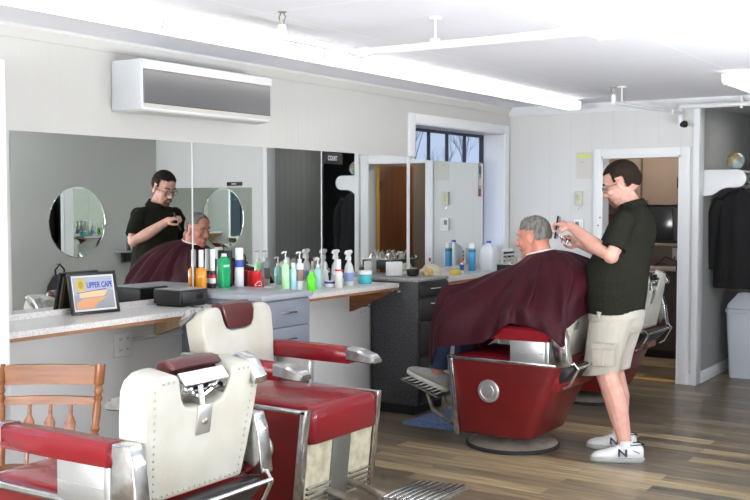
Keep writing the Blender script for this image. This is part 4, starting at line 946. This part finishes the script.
# polo shirt
b = NB(); rings = []
def oval(c, ax, ay, z, n=32, rot=-.12, tiltz=0):
    out = []
    for k in range(n):
        a = 2*pi*k/n; x = ax*cos(a); y = ay*sin(a); X = x*cos(rot)-y*sin(rot); Y = x*sin(rot)+y*cos(rot); out.append((c[0]+X, c[1]+Y, z+tiltz*x))
    return out
for z, cx, cy, ax, ay in ((.872, 2.0, 6.085, .17, .192), (.895, 1.995, 6.085, .175, .195), (.93, 1.99, 6.085, .185, .200), (1.0, 1.985, 6.09, .200, .205), (1.08, 1.985, 6.10, .202, .205), (1.17, 2.00, 6.12, .190, .203), (1.27, 2.03, 6.15, .165, .203), (1.36, 2.055, 6.17, .145, .205), (1.43, 2.065, 6.18, .125, .195), (1.485, 2.068, 6.188, .10, .15), (1.525, 2.072, 6.19, .078, .085), (1.54, 2.07, 6.19, .070, .072)):
    rings.append(oval((cx, cy), ax, ay, z))
loft(b, rings)
for a_, e_ in ((Ls, Le), (Rs, Re)):
    d = (e_-a_); chain(b, [Vector((2.065, 6.19, 1.44))*.45+a_*.55, a_+Vector((.0, 0, -.012)), a_+d*.45], [.072, .070, .070]); tube(b, [a_+d*.40, a_+d*.80], [.071, .077], 20)
shirt = fuse('polo_shirt', b, SHIRT, barber, .006, 8)
b = NB(); rings = []
NK = frame((2.055, 6.19, 1.555), (-1, -.1, -.32), (-.3, 0, 1))
for z, r in ((-.045, .096), (-.02, .084), (.004, .076), (.002, .071), (-.02, .072), (-.042, .084)): rings.append([(r*1.0*cos(2*pi*k/32), r*.98*sin(2*pi*k/32), z) for k in range(32)])
loft(b, rings, M=NK); obj('collar', b, SHIRT, shirt, sharp=60)
b = NB(); 
for k in range(2): ell(b, (1.862-.012*k, 6.16, 1.46-.05*k), (.005, .005, .005), 8)
obj('shirt_button', b, BLACK, shirt)
# cargo shorts
b = NB(); rings = [oval((2.005, 6.082), ax, ay, z) for z, ax, ay in ((.93, .165, .18), (.86, .168, .186), (.80, .158, .183), (.76, .14, .178))]
loft(b, rings)
for s, hx, hy, kx, ky in ((-1, 2.01, 5.985, 1.945, 5.975), (1, 2.02, 6.16, 1.955, 6.14)):
    loft(b, [[(cx+rx*cos(2*pi*k/28), cy+ry*sin(2*pi*k/28), z+.02*cos(2*pi*k/28)) for k in range(28)] for z, cx, cy, rx, ry in ((.84, hx, hy, .14, .10), (.72, hx*.6+kx*.4, hy, .128, .098), (.60, hx*.25+kx*.75, hy*.3+ky*.7, .118, .092), (.505, kx+.002, ky, .116, .090))])
shorts = fuse('cargo_shorts', b, KHAKI, barber, .006, 2)
b = NB(); Mp = Matrix.Translation((2.005, 5.868, .645)) @ Matrix.Rotation(R(3), 4, 'Z')
box(b, -.065, .065, -.014, .03, -.075, .045, .006, 2, Mp); box(b, -.07, .07, -.022, .03, .03, .065, .005, 2, Mp); box(b, -.006, .006, -.018, .0, -.07, .03, .002, 1, Mp); obj('cargo_pocket', b, KHAKI, shorts)
obj('shirt_tail', tube(NB(), [(1.97, 5.885, .895), (1.965, 5.884, .865)], [.016, .009], 8), KHAKI, shorts)
# shoes and socks
ShL = frame((2.221, 5.957, 0), (-.88, -.42, 0)); ShR = frame((2.098, 6.187, 0), (-.97, -.16, 0))
for M_, ank, lbl in ((ShL, (2.133, 5.915), 'white training shoe with navy letter, nearer the camera'), (ShR, (2.005, 6.172), 'white training shoe with navy letter, farther foot')):
    obj('sock', tube(NB(), [(ank[0], ank[1], .06), (ank[0], ank[1], .105), (ank[0]-.001, ank[1], .128)], [.044, .043, .0435], 20), mat('white_sock', (.72, .72, .72), .9), barber)
    u = shoe(barber, M_, SHOEW, SOLEG, mat('white_laces', (.75, .75, .75), .8), label=lbl)
    for s in (-1, 1):
        text('logo', 'N', .062, NAVY, u, M_ @ basis((.120, s*.0515, .060), (-s*-1*1.0 if s < 0 else -1.0, 0, 0), (0, s*-.16, 1)), .005, sx=1.25)
    b = NB(); tube(b, [(-.012, 0, .108), (.02, .036, .112), (.06, .036, .106), (.095, .030, .114)], .0035, 6, M_); tube(b, [(-.012, 0, .108), (.02, -.036, .112), (.06, -.036, .106), (.095, -.030, .114)], .0035, 6, M_)
    tube(b, [(.02, -.0425, .060), (.055, -.044, .078)], .002, 6, M_); tube(b, [(.02, .0425, .060), (.055, .044, .078)], .002, 6, M_); obj('navy_trim', b, NAVY, u)
def kb(v):   # short back and sides, receding at the temples
    if -.16 < v.x < .20 and v.z < -.06 and abs(v.y) > .5: return False
    if v.z > .42: return v.x < .84
    if v.x > .40: return False
    if v.x > .05: return v.z > -.22
    return v.z > -.74-.6*max(0, -v.x-.35)
hair_shell(barber, HB, HAIRB, kb, r=(.104, .084, .097))
face_parts(barber, HB, mat('brown_iris', (.04, .02, .01), .2), HAIRB)
b = NB(); ell(b, (.063, 0, -.098), (.030, .034, .022), 16, HB); tube(b, [(.076, -.030, -.078), (.092, -.018, -.052), (.095, 0, -.050), (.092, .018, -.052), (.076, .030, -.078)], [.006, .006, .006, .006, .006], 8, HB); obj('goatee', b, BEARD, barber)
b = NB()
for s in (-1, 1):
    pts = [(.098, s*.034+.021*cos(a), .002+.016*sin(a)) for a in [2*pi*k/20 for k in range(21)]]; tube(b, pts, .0016, 6, HB)
    tube(b, [(.097, s*.056, .006), (.05, s*.079, .006), (-.005, s*.086, .002), (-.02, s*.084, -.012)], .0018, 6, HB)
tube(b, [(.099, -.013, .006), (.102, 0, .009), (.099, .013, .006)], .0016, 6, HB); gl = obj('glasses', b, BLACK, barber)
# comb and scissors in the hands
tcmb = thing('comb', 'black comb held in the barber\'s upper hand against the grey hair', 'comb', (0, 0, 0))
b = NB(); Mc = frame(LH @ Vector((.085, .02, -.035)), (-.25, .25, -.95), (-1, 0, .2)); box(b, -.085, .07, -.0015, .0015, 0, .012, .001, 1, Mc)
for k in range(30): box(b, -.083+.005*k, -.081+.005*k, -.001, .001, -.014, .002, 0, 1, Mc)
bpy.data.objects.remove(tcmb); tag(obj('comb', b, BLACK), 'black comb held in the barber\'s upper hand behind the customer\'s head', 'comb')
ts = thing('scissors', 'steel hair scissors held in the barber\'s lower hand', 'scissors', RH @ Vector((.09, 0, -.03)))
M0 = RH.to_3x3().to_4x4()
for s in (-1, 1):
    b = NB(); tube(b, [(0, s*.014, 0), (.03, s*.004, .002*s), (.05, 0, 0), (.10, -s*.006, .002*s)], [.003, .003, .004, .001], 6, M0)
    tube(b, [(-.012+.012*cos(a), s*.018+.012*sin(a), 0) for a in [2*pi*k/14 for k in range(15)]], .0025, 6, M0); obj('blade', b, CHROME, ts)

# ---------------------------------------------------------------- the customer, seated under the cape, facing the mirror wall
HC = frame((1.458, 6.045, 1.330), (-1, -.05, -.18), (0, 0, 1)) @ Matrix.Scale(1.07, 4)
b = NB(); add_head(b, HC)
chain(b, [(1.55, 6.04, 1.12), (1.535, 6.04, 1.19), (1.50, 6.045, 1.30)], [.085, .066, .060])
chain(b, [(1.60, 6.04, 1.05), (1.62, 6.04, .85), (1.55, 6.04, .76)], [.14, .13, .12])
for s in (-1, 1):
    yy = 6.04
    chain(b, [(1.59, yy+s*.17, 1.12), (1.56, yy+s*.25, .93), (1.50, yy+s*.26, .90), (1.30, yy+s*.27, .885)], [.055, .046, .042, .030])
    Mh = frame((1.28, yy+s*.27, .88), (-1, 0, -.1)); add_hand(b, Mh, s, (.6, .6, .6, .6), .4)
    chain(b, [(1.55, yy+s*.10, .78), (1.25, yy+s*.13, .85), (.99, yy+s*(.20 if s < 0 else .12), .885), (.915, yy+s*(.22 if s < 0 else .10), .62), (.895, yy+s*(.235 if s < 0 else .09), .44), (.885, yy+s*(.235 if s < 0 else .09), .40)], [.085, .078, .060, .052, .040, .040])
cust = fuse('person', b, SKIN2, None, .0045, 3)
tag(cust, 'seated grey-haired customer wrapped in a maroon barber cape, seen in profile', 'person')
def kc(v):
    if -.2 < v.x < .28 and v.z < .05 and abs(v.y) > .5: return False
    if v.z > .965 and v.x > -.1: return False
    if v.z > .15: return v.x < .62-.25*abs(v.y)*0
    if v.x > -.05: return v.z > -.12 and v.x < .30
    return v.z > -.66
hair_shell(cust, HC, HAIRG, kc, r=(.105, .083, .095))
face_parts(cust, HC, mat('grey_iris', (.05, .06, .07), .2), HAIRG)
# jeans and shoes
b = NB()
for s in (-1, 1):
    yy = 6.04
    chain(b, [(1.58, yy+s*.09, .79), (1.25, yy+s*.13, .855), (.985, yy+s*(.20 if s < 0 else .12), .89), (.915, yy+s*(.22 if s < 0 else .10), .64)], [.10, .092, .074, .066]); tube(b, [(.915, yy+s*(.22 if s < 0 else .10), .64), (.900, yy+s*(.235 if s < 0 else .09), .465)], [.066, .060], 18)
fuse('jeans', b, JEANS, cust, .007, 2)
for (hx, hy, hz, m1, lb) in ((.955, 5.805, .322, GREYK, 'light grey knit shoe on the near foot'), (.955, 6.13, .322, GREYK, None)):
    Ms = frame((hx, hy, hz), (-1, -.06, .36), (0, 0, 1))
    shoe(cust, Ms, m1, mat('off_white_sole', (.62, .60, .55), .6), mat('pale_laces', (.6, .6, .57), .8), label=lb)
# shirt under the cape
b = NB(); chain(b, [(1.60, 6.04, 1.08), (1.62, 6.04, .86), (1.57, 6.04, .80)], [.155, .15, .14]); fuse('shirt', b, mat('light_blue_shirt', (.30, .40, .55), .8), cust, .01, 2)

# the cape: rings of points from the neck to the hem, one column per direction round the body
KEYS = {   # angle: list of (x, y, z) at 8 stations; 0 = front, 90 = near side, 180 = back
 0:   [(1.425, 6.04, 1.215), (1.38, 6.04, 1.17), (1.27, 6.04, 1.09), (1.17, 6.04, 1.02), (1.05, 6.04, .975), (.93, 6.03, .955), (.865, 6.03, .78), (.87, 6.02, .60)],
 28:  [(1.435, 6.00, 1.215), (1.39, 5.96, 1.17), (1.27, 5.86, 1.11), (1.15, 5.80, 1.055), (1.04, 5.76, 1.02), (.965, 5.735, .975), (.915, 5.70, .76), (.905, 5.69, .50)],
 50:  [(1.455, 5.975, 1.22), (1.42, 5.90, 1.17), (1.33, 5.78, 1.09), (1.22, 5.70, 1.01), (1.13, 5.65, .94), (1.07, 5.61, .86), (1.04, 5.59, .76), (1.03, 5.58, .64)],
 68:  [(1.48, 5.965, 1.225), (1.47, 5.87, 1.17), (1.43, 5.735, 1.06), (1.39, 5.66, .97), (1.37, 5.60, .91), (1.36, 5.57, .85), (1.355, 5.56, .78), (1.355, 5.555, .715)],
 80:  [(1.50, 5.96, 1.23), (1.50, 5.86, 1.18), (1.48, 5.73, 1.07), (1.46, 5.655, .98), (1.455, 5.60, .93), (1.455, 5.568, .88), (1.455, 5.555, .83), (1.46, 5.55, .775)],
 90:  [(1.52, 5.96, 1.235), (1.535, 5.855, 1.185), (1.54, 5.73, 1.08), (1.54, 5.65, .99), (1.54, 5.595, .94), (1.54, 5.565, .90), (1.54, 5.555, .87), (1.545, 5.55, .825)],
 112: [(1.55, 5.965, 1.24), (1.60, 5.855, 1.195), (1.63, 5.74, 1.10), (1.645, 5.67, 1.01), (1.66, 5.60, .95), (1.67, 5.56, .91), (1.68, 5.55, .87), (1.685, 5.55, .82)],
 135: [(1.575, 5.985, 1.25), (1.66, 5.88, 1.21), (1.74, 5.78, 1.14), (1.79, 5.70, 1.05), (1.82, 5.64, .95), (1.84, 5.61, .87), (1.85, 5.60, .79), (1.85, 5.595, .70)],
 158: [(1.592, 6.01, 1.255), (1.69, 5.95, 1.235), (1.785, 5.86, 1.18), (1.85, 5.77, 1.10), (1.87, 5.71, 1.03), (1.865, 5.68, .97), (1.86, 5.67, .90), (1.85, 5.665, .80)],
 180: [(1.60, 6.045, 1.258), (1.70, 6.045, 1.235), (1.79, 6.045, 1.19), (1.85, 6.045, 1.13), (1.875, 6.045, 1.06), (1.875, 6.045, 1.0), (1.87, 6.045, .95), (1.865, 6.045, .90)],
}
def col(a):
    a = a % 360; m = a > 180; a2 = 360-a if m else a
    ks = sorted(KEYS); i = max(k for k in range(len(ks)) if ks[k] <= a2+1e-9)
    if i == len(ks)-1: c = [Vector(p) for p in KEYS[ks[i]]]
    else:
        t = (a2-ks[i])/(ks[i+1]-ks[i]); t = t*t*(3-2*t)*.5+t*.5
        c = [Vector(p)*(1-t)+Vector(q)*t for p, q in zip(KEYS[ks[i]], KEYS[ks[i+1]])]
    if m: c = [Vector((p.x, 2*6.045-p.y, p.z)) for p in c]
    return c
def cr_interp(c, u):
    n = len(c)-1; x = u*n; i = min(int(x), n-1); t = x-i
    p0, p1, p2, p3 = c[max(i-1, 0)], c[i], c[i+1], c[min(i+2, n)]
    return .5*((2*p1)+(p2-p0)*t+(2*p0-5*p1+4*p2-p3)*t*t+(3*p1-p0-3*p2+p3)*t*t*t)
t_ = NB(); NA, NU = 240, 56; grid = []
for i in range(NA):
    a = 360*i/NA; c = col(a); rowv = []
    for k in range(NU+1):
        u = k/NU; p = cr_interp(c, u)
        ctr = Vector((1.42, 6.045, p.z)); o_ = Vector((p.x-ctr.x, p.y-ctr.y, 0)); o_ = o_.normalized() if o_.length > 1e-6 else Vector((1, 0, 0))
        w = min(1, u*1.6)
        f = .017*w*sin(R(a)*15+2.2*sin(R(a)*3))+.011*w*sin(R(a)*23+u*6)+.010*u*sin(R(a)*7+1+u*3)
        dz = .010*w*sin(R(a)*9+u*7)+.006*w*sin(u*19+R(a)*4)
        rowv.append(t_.verts.new(p+o_*f+Vector((0, 0, dz))))
    grid.append(rowv)
for i in range(NA):
    for k in range(NU): t_.faces.new((grid[i][k], grid[i][k+1], grid[(i+1) % NA][k+1], grid[(i+1) % NA][k]))
bmesh.ops.recalc_face_normals(t_, faces=t_.faces)
for _ in range(2): bmesh.ops.smooth_vert(t_, verts=t_.verts, factor=.4, use_axis_x=True, use_axis_y=True, use_axis_z=True)
bmesh.ops.solidify(t_, geom=t_.faces[:], thickness=.004)
cape = obj('barber_cape', t_, CAPE, cust, sharp=180); cape['label'] = 'maroon nylon barber cape with soft folds'
b = NB()
pts = [(1.51+.088*cos(a), 6.045+.085*sin(a), 1.238+.022*cos(a)) for a in [2*pi*k/40 for k in range(41)]]; tube(b, pts, .005, 8)
obj('neck_strip', b, PAPER, cust)

# ================================================================== LIGHT
def area(name, loc, rot, sx, sy, power, col=(1, 1, 1)):
    l = bpy.data.lights.new(name, 'AREA'); l.shape = 'RECTANGLE'; l.size = sx; l.size_y = sy; l.energy = power; l.color = col
    o = bpy.data.objects.new(name, l); COL.objects.link(o); o.location = loc; o.rotation_euler = rot; return o
area('daylight_front', (1.65, YF-.03, 1.375), (R(105), 0, 0), 2.5, 1.5, 245, (.92, .96, 1.0))
area('daylight_door', (3.78, YF-.03, 1.1), (R(105), 0, 0), 1.0, 2.0, 120, (.92, .96, 1.0))
area('ceiling_fill_front', (1.65, YF+.02, .95), (R(128), 0, 0), 2.5, .7, 260, (.97, .98, 1.0))  # upward fill, added at the front window to brighten the ceiling
area('ceiling_fill_right', (XR+.01, 4.35, .95), (0, R(150), 0), .35, 3.8, 135, (.95, .97, 1.0))  # upward fill, added at the right-hand opening to brighten the ceiling
area('hall_fill', (2.3, 9.3, 2.33), (0, 0, 0), .5, .3, 2.6, (1, .97, .93))  # unseen fill light, added to brighten the hall
area('window_fill_right', (XR+.02, 4.35, 1.45), (0, R(118), 0), 1.4, 3.8, 42, (.92, .96, 1.0))  # soft light for the added right-hand window
sl = bpy.data.lights.new('sky_glow', 'SUN'); sl.energy = 1.6; sl.angle = R(70); sl.color = (.75, .84, 1.0)
so = bpy.data.objects.new('sky_glow', sl); COL.objects.link(so); so.rotation_euler = Vector((.62, .62, -.48)).to_track_quat('-Z', 'Y').to_euler()
area('kitchen_fill', (.8, 9.5, 2.34), (0, 0, 0), .9, .3, 9, (1, .93, .82))  # fill light out of view, added to brighten the back room
W = bpy.data.worlds.new('World'); S.world = W; W.use_nodes = True
nt = W.node_tree; bg = nt.nodes['Background']
tc = nt.nodes.new('ShaderNodeTexCoord'); sp = nt.nodes.new('ShaderNodeSeparateXYZ'); cr = nt.nodes.new('ShaderNodeValToRGB')
nt.links.new(tc.outputs['Generated'], sp.inputs[0]); nt.links.new(sp.outputs['Z'], cr.inputs['Fac']); nt.links.new(cr.outputs['Color'], bg.inputs['Color'])
cr.color_ramp.elements[0].color = (.62, .76, 1, 1); cr.color_ramp.elements[1].color = (.25, .45, .95, 1); cr.color_ramp.elements[1].position = .7
bg.inputs['Strength'].default_value = .75

# ================================================================== CAMERA
F = 1025.; yaw = R(33.4); pit = math.atan(50/F)
cam = bpy.data.cameras.new('Camera'); co = bpy.data.objects.new('Camera', cam); COL.objects.link(co)
cam.sensor_width = 36; cam.lens = F/750*36; cam.clip_start = .02
co.location = (4.23, 0, 1.57); co.rotation_euler = (R(90)-pit, 0, yaw)
S.camera = co
S.view_settings.view_transform = 'Standard'; S.view_settings.look = 'None'; S.view_settings.gamma = 1; S.view_settings.use_curve_mapping = False
S.view_settings.exposure = 0.2
S.cycles.max_bounces = 10; S.cycles.glossy_bounces = 6; S.cycles.transparent_max_bounces = 8; S.cycles.use_denoising = True
S.cycles.sample_clamp_indirect = 8; S.cycles.caustics_reflective = True
